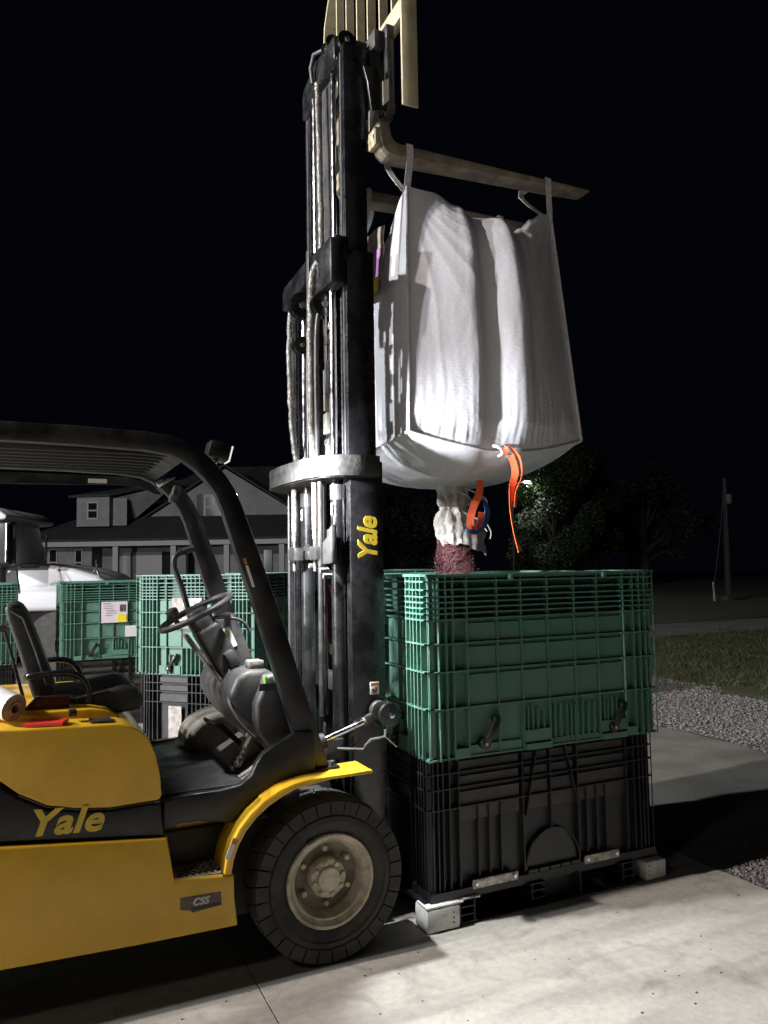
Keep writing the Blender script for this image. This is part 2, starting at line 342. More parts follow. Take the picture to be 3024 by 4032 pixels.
def stones(name, n, fx, smin, smax, zb, label):
    mb = MB()
    base = [Vector(v).normalized() for v in ((1, 1, 1), (-1, 1, 1), (1, -1, 1), (-1, -1, 1), (1, 1, -1), (-1, 1, -1), (1, -1, -1), (-1, -1, -1))]
    fc = [(0, 1, 3, 2), (4, 6, 7, 5), (0, 2, 6, 4), (1, 5, 7, 3), (0, 4, 5, 1), (2, 3, 7, 6)]
    for _ in range(n):
        x, y = fx(); s = smin*(smax/smin)**(random.random()**1.8); a = random.random()*6.28
        sc = (random.uniform(.7, 1.3), random.uniform(.6, 1.1), random.uniform(.35, .8))
        ca, sa = math.cos(a), math.sin(a); vs = []
        for b in base:
            k = random.uniform(.7, 1.25)*s; px, py, pz = b.x*sc[0]*k, b.y*sc[1]*k, b.z*sc[2]*k
            vs.append((x+px*ca-py*sa, y+px*sa+py*ca, zb+s*0.3+pz))
        mb.add(vs, fc)
    return tag(mb.build(name, m_stone), label, 'gravel', kind='stuff')
def gx():
    x = random.uniform(5.75, 8.1); y = random.uniform(3.6, 12); return x+0.15*noise.noise(Vector((y, 0, 0))), y
stones('gravel', 20000, gx, 0.007, 0.022, 0.0, 'loose grey gravel in a strip between the lane and the grass')
def gy():
    while True:
        x = 3.22+1.7*random.random()**1.2; y = random.uniform(2.0, 3.5)
        if (x > 3.34 and random.random() < 0.95-(x-3.3)*0.25) or random.random() < 0.06: return x, y
stones('gravel', 12000, gy, 0.004, 0.014, -0.01, 'loose gravel patch beside the edge of the concrete right of the bins')
# scattered crumbs on the slab
cr = MB()
for _ in range(120):
    x = random.uniform(-0.5, 3.2); y = random.uniform(1.3, 3.1); s = random.uniform(.0009, .0030); a = random.random()*3
    cr.box(-s*1.4, s*1.4, -s, s, 0.0005, s*1.1, Matrix.Translation((x, y, 0)) @ Matrix.Rotation(a, 4, 'Z'))
tag(cr.build('debris', mat('dark_crumbs', (0.07, 0.05, 0.045), 0.9)), 'small dark crumbs and spilled grains scattered over the concrete', 'debris', kind='stuff')
# grass blades
gb = MB()
for _ in range(22000):
    y = random.uniform(3.5, 12.9); x = 7.7+random.random()**1.15*10
    if x < 8.2 and random.random() < 0.6: continue
    if noise.noise(Vector((x*1.1, y*1.1, 5))) < -0.28: continue
    h = random.uniform(.03, .10)*(1+0.9*max(0, noise.noise(Vector((x*.8, y*.8, 8))))); a = random.random()*6.28; l = random.uniform(-.5, .5)*h; w = random.uniform(.004, .009)
    dx, dy = math.cos(a)*w, math.sin(a)*w; lx, ly = random.uniform(-.6, .6)*h, random.uniform(-.6, .6)*h
    gb.add([(x-dx, y-dy, 0), (x+dx, y+dy, 0), (x+lx+dx*.3, y+ly+dy*.3, h*.9), (x+lx*1.5, y+ly*1.5, h)], [(0, 1, 2, 3)])
tag(gb.build('grass', m_grass), 'short patchy green grass beyond the gravel strip on the right', 'grass', kind='stuff')

# ================================================================== seed bins
BW, BD = 1.35, 1.17
def wallT(w, d, side):
    x0, x1, y0, y1 = -w/2, w/2, -d/2, d/2
    cols = {'front': ((1, 0), (0, 1), (x0, y0)), 'left': ((0, -1), (1, 0), (x0, y1)), 'back': ((-1, 0), (0, -1), (x1, y1)), 'right': ((0, 1), (-1, 0), (x1, y0))}[side]
    (ax, ay), (bx, by), (ox, oy) = cols
    return Matrix(((ax, bx, 0, ox), (ay, by, 0, oy), (0, 0, 1, 0), (0, 0, 0, 1)))
def green_wall(mb, L, T, long):
    z0, z1 = 0.745, 1.582; R = 0.034; e = 0.0
    # recessed wall skin
    RU = 0.058
    mb.box(0.03, L-0.03, R, R+0.006, z0+0.01, 1.368, T); mb.box(0.055, L-0.055, RU, RU+0.006, 1.362, z1-0.004, T); mb.box(0.03, L-0.03, R+.0062, RU, 1.362, 1.3678, T)
    # stepped panels (raised fields between ribs)
    hz = [1.575, 1.548, 1.510, 1.478, 1.452, 1.426, 1.400, 1.372, 1.262, 1.135, 0.968]
    if long: vx = [0.062, 0.100, 0.137, 0.212, 0.382, 0.520, 0.676, 0.838, 0.984, 1.148, 1.213, 1.256, 1.294]
    else: vx = [0.066, 0.104, 0.140, 0.172, 0.215, 0.305, 0.470, 0.520, 0.560, 0.602, 0.645, 0.690, 0.850, 0.950, 0.993, 1.025, 1.061, 1.099]
    t = 0.0036
    for i, z in enumerate(hz):
        a, b = (0.0, L)
        if i == 0: mb.box(-0.004, L+0.004, -0.004, R+0.02, z-0.004, z+0.007, T); continue
        if i <= 7: mb.box(0.03, L-0.03, R+0.003, RU-.001, z-t*.9, z+t*.9, T)
        if 3 <= i <= 7 and not long:
            mb.box(0.0, 0.225, 0.0, R+0.002, z-t, z+t, T); mb.box(L-0.225, L, 0.0, R+0.002, z-t, z+t, T); mb.box(0.46, 0.70, 0.004, R+0.002, z-t, z+t, T)
            mb.box(0.225, 0.46, 0.018, R+0.002, z-t, z+t, T); mb.box(0.70, L-0.225, 0.018, R+0.002, z-t, z+t, T)
        else:
            mb.box(a, 0.225, 0.0, R+0.002, z-t, z+t, T); mb.box(0.225, L-0.225, 0.006, R+0.0022, z-t, z+t, T); mb.box(L-0.225, b, 0.0, R+0.002, z-t, z+t, T)
    for i, x in enumerate(vx):
        edge = x < 0.23 or x > L-0.23
        zt = z1-0.003
        zb = z0-0.008 if edge else z0
        mb.box(x-t*.8, x+t*.8, R+0.002, RU-.002, 1.372, zt-.002, T)
        if not long and 0.46 < x < 0.70:
            mb.box(x-t*.9, x+t*.9, 0.003, R+0.001, z0, 0.965, T); mb.box(x-t*.9, x+t*.9, 0.003, R+0.001, 1.33, zt, T); continue
        mb.box(x-t*.9, x+t*.9, 0.0015 if edge else 0.008, R+0.001, zb, zt, T)
    # raised plastic fields
    fields = []
    if long:
        for a, b in zip(vx[3:9], vx[4:10]):
            for za, zb in ((0.968, 1.135), (1.135, 1.262), (1.262, 1.372)):
                mb.box(a+0.006, b-0.006, 0.021, R+0.001, za+0.008, zb-0.022, T)
        # floor of lower row: pads, pockets and tie blocks
        for a, b in ((0.525, 0.67), (0.99, 1.143)):
            mb.box(a, b, 0.006, R, z0+0.03, z0+0.085, T); mb.box(a, b, -0.004, R, z0-0.006, z0+0.022, T)
        for a in (0.545, 0.57, 0.60, 0.635, 0.70, 0.735, 0.775, 0.80, 0.825, 0.87, 0.905, 0.945, 1.01, 1.03, 1.06, 1.09):
            h = 0.07+0.05*random.random(); mb.box(a, a+0.006, 0.010, R, z0+0.086 if 0.52 < a < 0.67 or a > 0.985 else z0+0.01, z0+0.09+h, T)
        mb.box(0.14, 0.21, 0.001, R, z0-0.004, z0+0.04, T); mb.box(1.15, 1.21, 0.001, R, z0-0.004, z0+0.04, T)
        mb.box(0.225, 0.51, 0.02, R, z0+0.0, z0+0.045, T); mb.box(0.68, 0.98, 0.02, R, z0+0.0, z0+0.03, T)
    else:
        for a, b in ((0.225, 0.455), (0.705, L-0.225)):
            for za, zb in ((0.968, 1.135), (1.135, 1.262), (1.262, 1.372)):
                mb.box(a+0.006, b-0.006, 0.024, R+0.001, za+0.008, zb-0.012, T)
        for a, b in ((0.24, 0.32), (0.40, 0.45), (0.72, 0.76), (0.85, 0.93)):
            mb.box(a, b, 0.004, R, z0+0.0, z0+0.07, T)
        for a in (0.335, 0.385, 0.46, 0.70, 0.775, 0.835):
            mb.box(a, a+0.010, 0.008, R, z0+0.005, z0+0.16, T)
    mb.box(0.0, L, 0.012, R+0.004, z0-0.006, z0+0.002, T)
    mb.box(0.026, 0.0305, 0.026, R+0.005, z0+0.01, z1-0.004, T); mb.box(L-0.0305, L-0.016, 0.016, R+0.005, z0+0.01, z1-0.004, T)
    mb.box(0.0, 0.0045, 0.0, 0.0045, z0-0.008, z1-0.003, T)
def black_wall(mb, L, T, long, dm):
    z0, z1 = 0.135, 0.78; R = 0.034; t = 0.003
    mb.box(0.02, L-0.02, R, R+0.006, z0, z1, T)
    for z in (0.737, 0.668, 0.598, 0.508):
        mb.box(0, 0.17, 0.0, R+0.002, z-t, z+t, T); mb.box(0.17, L-0.17, 0.004, R+0.0022, z-t, z+t, T); mb.box(L-0.17, L, 0.0, R+0.002, z-t, z+t, T)
    vx = [0.035, 0.060, 0.085, 0.120, 0.170]
    for x in vx+[L-x for x in vx]:
        mb.box(x-t, x+t, 0.0015, R+0.001, z0-0.02, z1-0.03, T)
    mb.box(0.012, 0.0205, 0.012, R+0.005, z0, z1-.01, T); mb.box(L-0.0205, L-0.012, 0.012, R+0.005, z0, z1-.01, T)
    mb.box(0.0, 0.004, 0.0, 0.004, z0-0.02, z1-.03, T)
    if long:
        for x in (0.525, 0.853):
            mb.box(x-t, x+t, 0.003, R+0.001, z0, z1, T)
        mb.box(0.689-t, 0.689+t, 0.003, R+0.001, 0.34, z1, T)
        for x in (0.275, 0.335, 0.40, 0.91, 0.972, 1.03): mb.box(x-t, x+t, 0.008, R+0.001, 0.185, 0.508, T)
        for a, b in ((0.18, 0.515), (0.54, 0.683), (0.696, 0.84), (0.865, 1.17)):
            for za, zb in ((0.508, 0.598), (0.598, 0.668), (0.668, 0.737)):
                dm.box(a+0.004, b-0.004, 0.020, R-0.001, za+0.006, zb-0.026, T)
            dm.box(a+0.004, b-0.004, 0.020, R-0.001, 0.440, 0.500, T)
        for x0, x1 in ((0.605, 0.535), (0.775, 0.85)):
            a = T @ Vector((x0, 0.008, 0.73)); b = T @ Vector((x1, 0.008, 0.42)); n = T.to_3x3() @ Vector((0, -1, 0)); mb.bar(a, b, 0.030, 0.005, (T.to_3x3() @ Vector((1, 0, 0))))
    else:
        for x in (0.47, 0.515, 0.555, 0.60, 0.645, 0.68): mb.box(x-t, x+t, 0.004, R+0.001, z0, z1, T)
        for a, b in ((0.18, 0.46), (0.69, L-0.18)):
            for za, zb in ((0.508, 0.598), (0.598, 0.668), (0.668, 0.737)):
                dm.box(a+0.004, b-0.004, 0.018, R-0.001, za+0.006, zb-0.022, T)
        mb.box(0.17, L-0.17, 0.0, R, z0+0.02, z0+0.035, T)
def make_bin(label, loc, rz, group=None):
    root = empty('seed_bin', loc, label, 'bulk bin', rz, group)
    gm = MB()
    for side, L, lg in (('front', BW, 1), ('left', BD, 0), ('back', BW, 1), ('right', BD, 0)):
        green_wall(gm, L, wallT(BW, BD, side), lg)
    # lid deck on top (a rim shelf round an open mouth)
    gm.box(-BW/2+0.02, BW/2-0.02, -BD/2+0.02, -BD/2+0.10, 1.560, 1.5715); gm.box(-BW/2+0.02, BW/2-0.02, BD/2-0.10, BD/2-0.02, 1.560, 1.5715)
    gm.box(-BW/2+0.02, -BW/2+0.10, -BD/2+0.1005, BD/2-0.1005, 1.560, 1.5715); gm.box(BW/2-0.10, BW/2-0.02, -BD/2+0.1005, BD/2-0.1005, 1.560, 1.5715)
    gm.build('upper_shell', m_grn, root)
    for x in (-0.215, 0.350):       # bright tabs on the rim
        tb = MB().box(x-0.015, x+0.012, -BD/2-0.007, -BD/2+0.03, 1.550, 1.576); tb.build('rim_tab', m_grn, root, bevel=0.003)
    bw, bd = 1.335, 1.07
    bm_ = MB(); dm_ = MB()
    for side, L, lg in (('front', bw, 1), ('left', bd, 0), ('back', bw, 1), ('right', bd, 0)): black_wall(bm_, L, wallT(bw, bd, side), lg, dm_)
    nf = len(bm_.f); bm_.add(dm_.v, dm_.f); ls_ = bm_.build('lower_shell', m_bbin, root); ls_.data.materials.append(m_palepanel)
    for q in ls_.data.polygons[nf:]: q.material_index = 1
    # pallet base
    pb = MB(); fx, fy = 0.695, 0.575
    pb.box(-fx+.03, fx-.03, -fy+.03, fy-.03, 0.115, 0.150)
    pb.box(-fx+0.005, fx-0.005, -fy+.045, fy-.045, 0.100, 0.114)
    for x0, x1 in ((-fx+0.17, -fx+0.25), (-0.13, 0.16), (fx-0.27, fx-0.20)):
        for y0, y1 in ((-fy+.01, -fy+.16), (-.08, .08), (fy-.16, fy-.01)):
            pb.box(x0, x0+.005, y0, y1, 0.004, .113); pb.box(x1-.005, x1, y0, y1, 0.004, .113); pb.box(x0+.005, x1-.005, y0+.06, y1-.04, 0.006, .112)
            for z in (0.006, 0.04, 0.075, 0.106): pb.box(x0-.012, x0+.08, y0+.001, y1-.001, z, z+.005); 
            pb.box(x1-.10, x1+.012, y0+.001, y1-.001, 0.006, 0.012)
    for y0, y1 in ((-fy+.02, -fy+.14), (-.06, .06), (fy-.14, fy-.02)): pb.box(-fx+.08, fx-.08, y0, y1, 0.0, 0.004)
    pb.build('pallet_base', m_bbin, root)
    for sx in (-1, 1):
        for sy in (-1, 1):
            f = MB(); a, b = sorted((sx*(fx-(0.165 if sx < 0 else 0.13)), sx*(fx+.005))); e, d = sorted((sy*(fy-0.12), sy*(fy+.004)))
            f.box(a, b, e, d, 0.0, 0.095 if sx > 0 else 0.103)
            fo = f.build('corner_foot', m_foot, root, bevel=0.012)
            for q in (0.03, 0.052, 0.075): MB().cyl(((a+b)/2+.05*sx*-1, e-.0015 if sy < 0 else d+.0015, q), ((a+b)/2+.05*sx*-1, e+.002 if sy < 0 else d-.002, q), .004, 8).build('foot_hole', m_lab_b, fo)
    lp = MB(); lp.box(-fx-.004, -fx+.185, -fy+.0, -fy+.10, 0.104, 0.112); lp.box(-fx+.19, -fx+.28, -fy+.012, -fy+.09, 0.106, 0.114); lp.build('foot_flange', m_foot, root, bevel=0.002)
    # galvanised strips
    for a, b in ((0.225, 0.475), (0.868, 1.09)):
        st = MB(); st.box(a-bw/2, b-bw/2, -bd/2-0.012, -bd/2-0.001, 0.138, 0.178); so = st.build('metal_strip', m_strip, root, bevel=0.003)
        for x in (a+.02, b-.02): MB().cyl((x-bw/2, -bd/2-0.017, 0.158), (x-bw/2, -bd/2-0.0123, 0.158), 0.009, 12).build('rivet', m_chr, so)
    # discharge door: arch with rim
    cx = 0.692-bw/2; ar = []
    for k in range(25):
        t = PI*k/24; ar.append((cx+0.158*math.cos(t), -bd/2+0.004, 0.165+0.175*math.sin(t)))
    dm = MB().tube(ar, 0.0045, 6); 
    poly = [(cx+0.155*math.cos(PI*k/24), 0.165+0.172*math.sin(PI*k/24)) for k in range(25)]
    dm.prism(poly, -bd/2+0.016, -bd/2+0.028)
    for q in range(5): dm.box(cx-.155+q*.064, cx-.10+q*.064, -bd/2-.008, -bd/2+.01, .150, .166)
    dm.box(cx-.165, cx+.165, -bd/2-0.006, -bd/2+0.012, 0.136, 0.149)
    dm.build('discharge_door', m_latch, root)
    # clamps of the green section
    def latch(T):
        lt = MB(); a = T @ Vector((0, -0.004, 0.80)); b = T @ Vector((0.060, -0.008, 0.895)); lt.bar(a, b, 0.022, 0.030, (0, 0, 1))
        lt.cyl(T @ Vector((-.005, -.014, .795)), T @ Vector((-.005, .03, .795)), .026, 14); lt.cyl(T @ Vector((.062, -.012, .90)), T @ Vector((.062, .02, .90)), .019, 12)
        lo = lt.build('latch', m_latch, root, bevel=0.003)
        MB().cyl(T @ Vector((-.005, -.020, .795)), T @ Vector((-.005, -.0145, .795)), .008, 12).build('bolt', m_chr, lo)
    for x in (0.295, 1.060): latch(wallT(BW, BD, 'front') @ Matrix.Translation((x, 0, 0)))
    for x in (0.345, 0.805): latch(wallT(BW, BD, 'left') @ Matrix.Translation((x, 0, 0)))
    for x in (0.345, 0.805): latch(wallT(BW, BD, 'right') @ Matrix.Translation((x, 0, 0)))
    return root
def side_label(root, T, x0, x1, z0, z1, m, name='label_sheet', yellow=True):
    lb = MB(); lb.box(x0, x1, -0.006, 0.004, z0, z1, T); o = lb.build(name, m, root)
    if yellow:
        y = MB(); y.box(x0+(x1-x0)*.60, x1-.01, -0.009, -0.0065, z0+.005, z0+(z1-z0)*.38, T); y.build('yellow_patch', m_lab_y, o)
        k = MB()
        for q in range(5): k.box(x0+(x1-x0)*(.70+.05*q), x0+(x1-x0)*(.72+.05*q), -0.009, -0.0065, z0+(z1-z0)*.52, z0+(z1-z0)*(.86), T)
        for q in range(6):
            a = random.uniform(.05, .2); k.box(x0+(x1-x0)*a, x0+(x1-x0)*(a+random.uniform(.2, .42)), -0.009, -0.0065, z1-.02-q*.026, z1-.017-q*.026, T)
        k.build('print', m_lab_b, o)
    return o
main = make_bin('green topped black seed bin in front of the forklift, being filled from the hanging bag', (1.652+BW/2, 3.10+BD/2, 0), 0)
grp = 'stacked seed bins waiting behind the forklift'
# yaw of bin A: its short left face looks at the camera side
def place(label, cx, cy, rz, sc=1.0, src=None):
    r = copy_tree(src or main); r.location = (cx, cy, 0); r.rotation_euler.z = rz; r.scale = (1, 1, sc); tag(r, label, 'bulk bin', grp); return r
# A: left-face runs from (0.86,6.96) to (1.66,6.15)
dA = Vector((1.643-0.874, 6.185-6.98, 0)).normalized()      # along face, left to right as seen
inn = Vector((-dA.y, dA.x, 0))
rzA = math.atan2(inn.y, inn.x)                                # local +x points inward from the left face
cA = Vector((0.874, 6.98, 0))+dA*BD/2+inn*BW/2
A = place('brightly lit seed bin with a clear pouch and caution label, behind the steering wheel', cA.x, cA.y, rzA)
TL = wallT(BW, BD, 'left')
po = MB(); po.grid(lambda u, v: tuple(TL @ Vector((0.375+0.30*u, -0.008-0.006*noise.noise(Vector((u*4, v*4, 3)))-0.008*math.sin(PI*u), 1.13+0.255*v))), 24, 20)
po.build('document_pouch', m_pouch, A, smooth=True)
side_label(A, TL, 0.70, 0.80, 1.02, 1.12, m_lab_w, yellow=False)
TLb = wallT(1.335, 1.07, 'left')
yl = MB(); yl.box(0.785, 0.93, -0.006, 0.012, 0.31, 0.485, TLb); yo = yl.build('caution_label', m_lab_b, A)
yy = MB(); yy.box(0.792, 0.872, -0.009, -0.0065, 0.315, 0.45, TLb); yy.box(0.885, 0.922, -0.009, -0.0065, 0.388, 0.397, TLb); yy.box(0.885, 0.892, -0.009, -0.0065, 0.32, 0.45, TLb); yy.box(0.893, 0.92, -0.009, -0.0065, 0.32, 0.365, TLb)
yy.build('yellow_patch', m_lab_y, yo)
cl = MB(); pl_ = MB(); pl_.grid(lambda u, v: tuple(TLb @ Vector((0.28+0.13*u, 0.004-0.006*noise.noise(Vector((u*5, v*5, 8))), 0.19+0.29*v))), 12, 20); pl_.build('plastic_window', m_pouch, A, smooth=True)
wf = MB(); wf.box(0.48, 0.64, -0.02, 0.03, 0.02, 0.12, TLb); wf.build('corner_foot', m_foot, A, bevel=0.006)
# B and C in a row further back, D in the shade of A
B = place('bin with a printed pink and yellow label, between the seat and the bright bin', 0.33+BW/2, 8.62+BD/2, 0, 0.955)
side_label(B, wallT(BW, BD, 'front'), 0.40, 0.66, 1.13, 1.36, m_paper)
side_label(B, wallT(BW, BD, 'front'), 0.64, 0.76, 0.97, 1.09, m_lab_w, yellow=False)
Cb = place('seed bin behind the seat backrest, leftmost of the row', -0.07-BW/2, 8.62+BD/2, 0, 0.955)
D = place('seed bin in deep shade, seen between the overhead guard leg and the mast', 3.35, 7.75, 0)
D2 = place('dim seed bin at the back of the row, mostly hidden behind the mast', 4.25, 9.6, math.radians(6))
Ld = side_label(main, TL, 0.545, 0.70, 1.0, 1.38, m_paper)
# caution wording on the label
ct = text_mesh('lettering', 'CAUTION', 0.026, m_lab_y, yo, (0, 0, 0), (0, 0, 0), rot=(0, 0, 0))
ct.data.transform(TLb @ Matrix.Translation((0.797, -0.0085, 0.458)) @ Matrix.Rotation(PI/2, 4, 'X') @ Matrix.Scale(0.9, 4))
# ================================================================== big bag
def lerp(a, b, t): return a+(b-a)*t
def interp(tab, x):
    for (x0, y0), (x1, y1) in zip(tab, tab[1:]):
        if x <= x1:
            t = (x-x0)/(x1-x0); t = t*t*(3-2*t); return y0+(y1-y0)*t
    return tab[-1][1]
BB = [Vector((1.64, 3.22, 2.262)), Vector((2.66, 3.22, 2.272)), Vector((2.66, 4.15, 2.262)), Vector((1.62, 4.15, 2.262))]
TT = [Vector((1.692, 3.30, 3.508)), Vector((2.567, 3.30, 3.525)), Vector((2.575, 3.88, 3.53)), Vector((1.70, 3.88, 3.51))]
NRM = [Vector((0, -1, 0)), Vector((1, 0, 0)), Vector((0, 1, 0)), Vector((-1, 0, 0))]
RIDGE = [(0, 0), (.06, .012), (.16, .040), (.27, .080), (.35, .088), (.405, .008), (.43, .004), (.50, .055), (.575, .088), (.63, .080), (.70, .035), (.80, .020), (.9, .012), (1, 0)]
SAG = [(0, 0), (.15, .012), (.30, .055), (.42, .085), (.58, .085), (.67, .135), (.73, .105), (.82, .055), (.92, .015), (1, 0)]
FRT = [(0, 0), (.05, .012), (.15, .060), (.25, .112), (.33, .150), (.37, .152), (.395, .115), (.42, .110), (.47, .140), (.54, .185), (.59, .205), (.625, .198), (.68, .165), (.78, .125), (.9, .06), (1, 0)]
def FRONT(u):
    for (x0, y0), (x1, y1) in zip(FRT, FRT[1:]):
        if u <= x1: return y0+(y1-y0)*(u-x0)/(x1-x0)
    return 0
_raw = FRT
def FRONT(u, w=0.018):
    s = 0
    for q in range(-2, 3):
        x = min(1, max(0, u+q*w*.5))
        for (x0, y0), (x1, y1) in zip(_raw, _raw[1:]):
            if x <= x1: s += y0+(y1-y0)*(x-x0)/(x1-x0); break
    return s/5 - (0.0 if 0.02 < u < 0.98 else 0.0)
def bagpt(k, u, v):
    a = lerp(BB[k], TT[k], v); b = lerp(BB[(k+1) % 4], TT[(k+1) % 4], v)
    p = lerp(a, b, u); sn = math.sin(PI*u)
    lowb = (1-v)
    e = 0.0; dz = 0.0
    if k == 0:
        sk = max(0, min(1, u + 0.022*math.sin(2.6*v+0.4)+0.01*noise.noise(Vector((v*4, 0, 3)))))
        vm = 0.40+0.60*math.sin(PI*min(1, max(0, 0.06+0.86*v)))**0.7
        if v < 0.08: vm *= 0.55+0.45*v/0.08
        e = FRONT(sk)*vm*0.88
        # fan folds from the upper left corner
        ang = math.atan2(u+1e-4, (1-v)*1.25+1e-4); rr = math.hypot(u, (1-v)*1.25)
        fan = (1-2*abs(math.sin(15*ang+1.6*noise.noise(Vector((ang*5, rr*1.5, 1)))))**0.6)*(0.6+0.8*noise.noise(Vector((ang*9, 2, 2))))*min(1, rr*1.6)*max(0, 1-rr/1.35)
        if u < 0.42: e += 0.0062*fan*min(1, u*12)*min(1, (0.42-u)*12)
        # fan from the upper right corner
        ang2 = math.atan2(1-u+1e-4, (1-v)*1.25+1e-4); rr2 = math.hypot(1-u, (1-v)*1.25)
        if u > 0.6: e += 0.0035*math.sin(19*ang2+1.3)*min(1, rr2*2)*max(0, 1-rr2/1.1)*min(1, (u-.6)*10)
        # crinkle at the bottom seam
        e += 0.0075*noise.noise(Vector((u*42, v*6, 2)))*math.exp(-v/0.12)*min(1, v*30)
        dz = -interp(SAG, u)*1.25*v**5 - 0.085*sn*(1-v)**5
        e += -0.06*(sn**2)*v**8          # rim falls inward
    elif k == 3:
        e = 0.075*sn**0.8*(0.3+0.7*math.sin(PI*(lowb*.9+.1))) + 0.010*math.sin(11*u+3*v)*sn + 0.012*noise.noise(Vector((u*5, v*3, 7)))*sn
        dz = -0.24*sn**1.3*v**4 - 0.04*sn*(1-v)**6
    else:
        e = 0.07*sn**0.8*(0.3+0.7*math.sin(PI*(lowb*.9+.1))) + 0.014*noise.noise(Vector((u*5, v*3, k)))*sn
        dz = -0.16*sn**1.2*v**4 - 0.04*sn*(1-v)**6
    e += 0.010*noise.noise(Vector((u*3+k*7, v*3, 3)))*sn + 0.0035*noise.noise(Vector((u*11+k*7, v*7, 5)))*sn+0.0012*noise.noise(Vector((u*34+k*7, v*14, 9)))*sn
    p = p + NRM[k]*e; p.z += dz
    return p
NU, NV = 130, 130
mb = MB(); vs = []; fs = []
per = []
for k in range(4):
    for i in range(NU): per.append((k, i/NU))
NP = len(per)
for j in range(NV+1):
    v = j/NV
    for k, u in per: vs.append(bagpt(k, u, v))
for j in range(NV):
    for i in range(NP): l = (i+1) % NP; fs.append((j*NP+i, j*NP+l, (j+1)*NP+l, (j+1)*NP+i))
# sagging top cloth inside the rim, bulging bottom with a hole for the spout
cxy = Vector((2.142, 3.70)); NR = 26
def ring_add(src, sign, tgt, depthf, rad):
    global vs, fs
    last = src
    for r in range(1, NR+1):
        t = r/NR; cur = []
        for i, idx in enumerate(src):
            p = Vector(vs[idx]); ang = math.atan2(p.y-cxy.y, p.x-cxy.x)
            q = Vector((cxy.x+math.cos(ang)*rad, cxy.y+math.sin(ang)*rad, tgt))
            x = lerp(p.x, q.x, t); y = lerp(p.y, q.y, t); z = depthf(p.z, t)
            z += sign*0.004*noise.noise(Vector((x*14, y*14, 3)))*min(1, t*6)
            cur.append(len(vs)); vs.append((x, y, z))
        for i in range(len(src)):
            l = (i+1) % len(src); fs.append((last[i], last[l], cur[l], cur[i]))
        last = cur
    return last
bot = list(range(NP)); top = list(range(NV*NP, NV*NP+NP))
ring_add(bot, 1, 2.055, lambda z, t: lerp(z, 2.055, 1-(1-t)**2.3), 0.085)
lt = ring_add(top, 1, 3.10, lambda z, t: lerp(z, 3.12, min(1, t*1.6)**0.8), 0.02)
fs.append(tuple(lt))
XF = mast_xf
BO = tuple(mast_xf((2.14, 3.70, 2.05)))
bagroot = empty('bulk_bag', BO, 'large white woven bulk bag hanging from the raised forks, seed pouring from its spout', 'bulk bag')
MB().add(vs, fs).build('bag_body', m_bag, bagroot, smooth=True, off=BO)
for o in [bagroot]: pass
# seams: corner seam webbing and bottom cord
for k in range(4):
    pts = [bagpt(k, 0.0, v/30) for v in range(31)]
    n = (NRM[k]+NRM[k-1]).normalized()
    MB().tube([p+n*0.003 for p in pts], 0.0075, 8).build('seam', m_wweb, bagroot, smooth=True, off=BO)
pts = [bagpt(k, u/24, 0.0)+NRM[k]*0.004+Vector((0, 0, -0.002)) for k in range(4) for u in range(24)]
MB().tube(pts, 0.0065, 8, closed=True).build('bottom_seam', m_wweb, bagroot, smooth=True, off=BO)
def ribbon(path, wvec, width, th=0.0025, twist=None):
    path = [Vector(p) for p in path]; n = len(path); vs = []; fs = []
    for i, p in enumerate(path):
        d = (path[min(i+1, n-1)]-path[max(i-1, 0)]).normalized()
        w = Vector(wvec); 
        if twist: w = Matrix.Rotation(twist(i/(n-1)), 3, d) @ w
        w = (w-d*w.dot(d)).normalized(); m = d.cross(w)
        for a, b in ((-1, -1), (1, -1), (1, 1), (-1, 1)): vs.append(p+w*a*width/2+m*b*th/2)
    for i in range(n-1):
        for k in range(4): l = (k+1) % 4; fs.append((i*4+k, i*4+l, i*4+4+l, i*4+4+k))
    fs.append((0, 1, 2, 3)); fs.append(tuple(4*(n-1)+k for k in (3, 2, 1, 0)))
    return MB().add(vs, fs)
FZ = 3.722; FYN = (3.30, 3.41); FYF = (3.79, 3.90)
def loop(c, fy, dx, xo):
    a, b = fy; x = xo
    path = [c+Vector((0, 0, -0.02)), (x, a-0.004, FZ-0.07), (x, a-0.004, FZ+0.001), (x, a+0.01, FZ+0.004), (x+dx*.3, b-0.01, FZ+0.004), (x+dx*.4, b+0.004, FZ), (x+dx, b+0.004, FZ-0.07), c+Vector((dx*.1, 0.012, -0.02))]
    return ribbon(smoothpath([Vector(p) for p in path], 3), (1, 0, 0), 0.036)
loop(TT[0], FYN, -0.07, 1.712).build('lifting_loop', m_wweb, bagroot, off=BO)
loop(TT[1], FYN, -0.10, 2.560).build('lifting_loop', m_wweb, bagroot, off=BO)
loop(TT[2], FYF, -0.06, 2.575).build('lifting_loop', m_wweb, bagroot, off=BO)
loop(TT[3], FYF, 0.07, 1.70).build('lifting_loop', m_wweb, bagroot, off=BO)
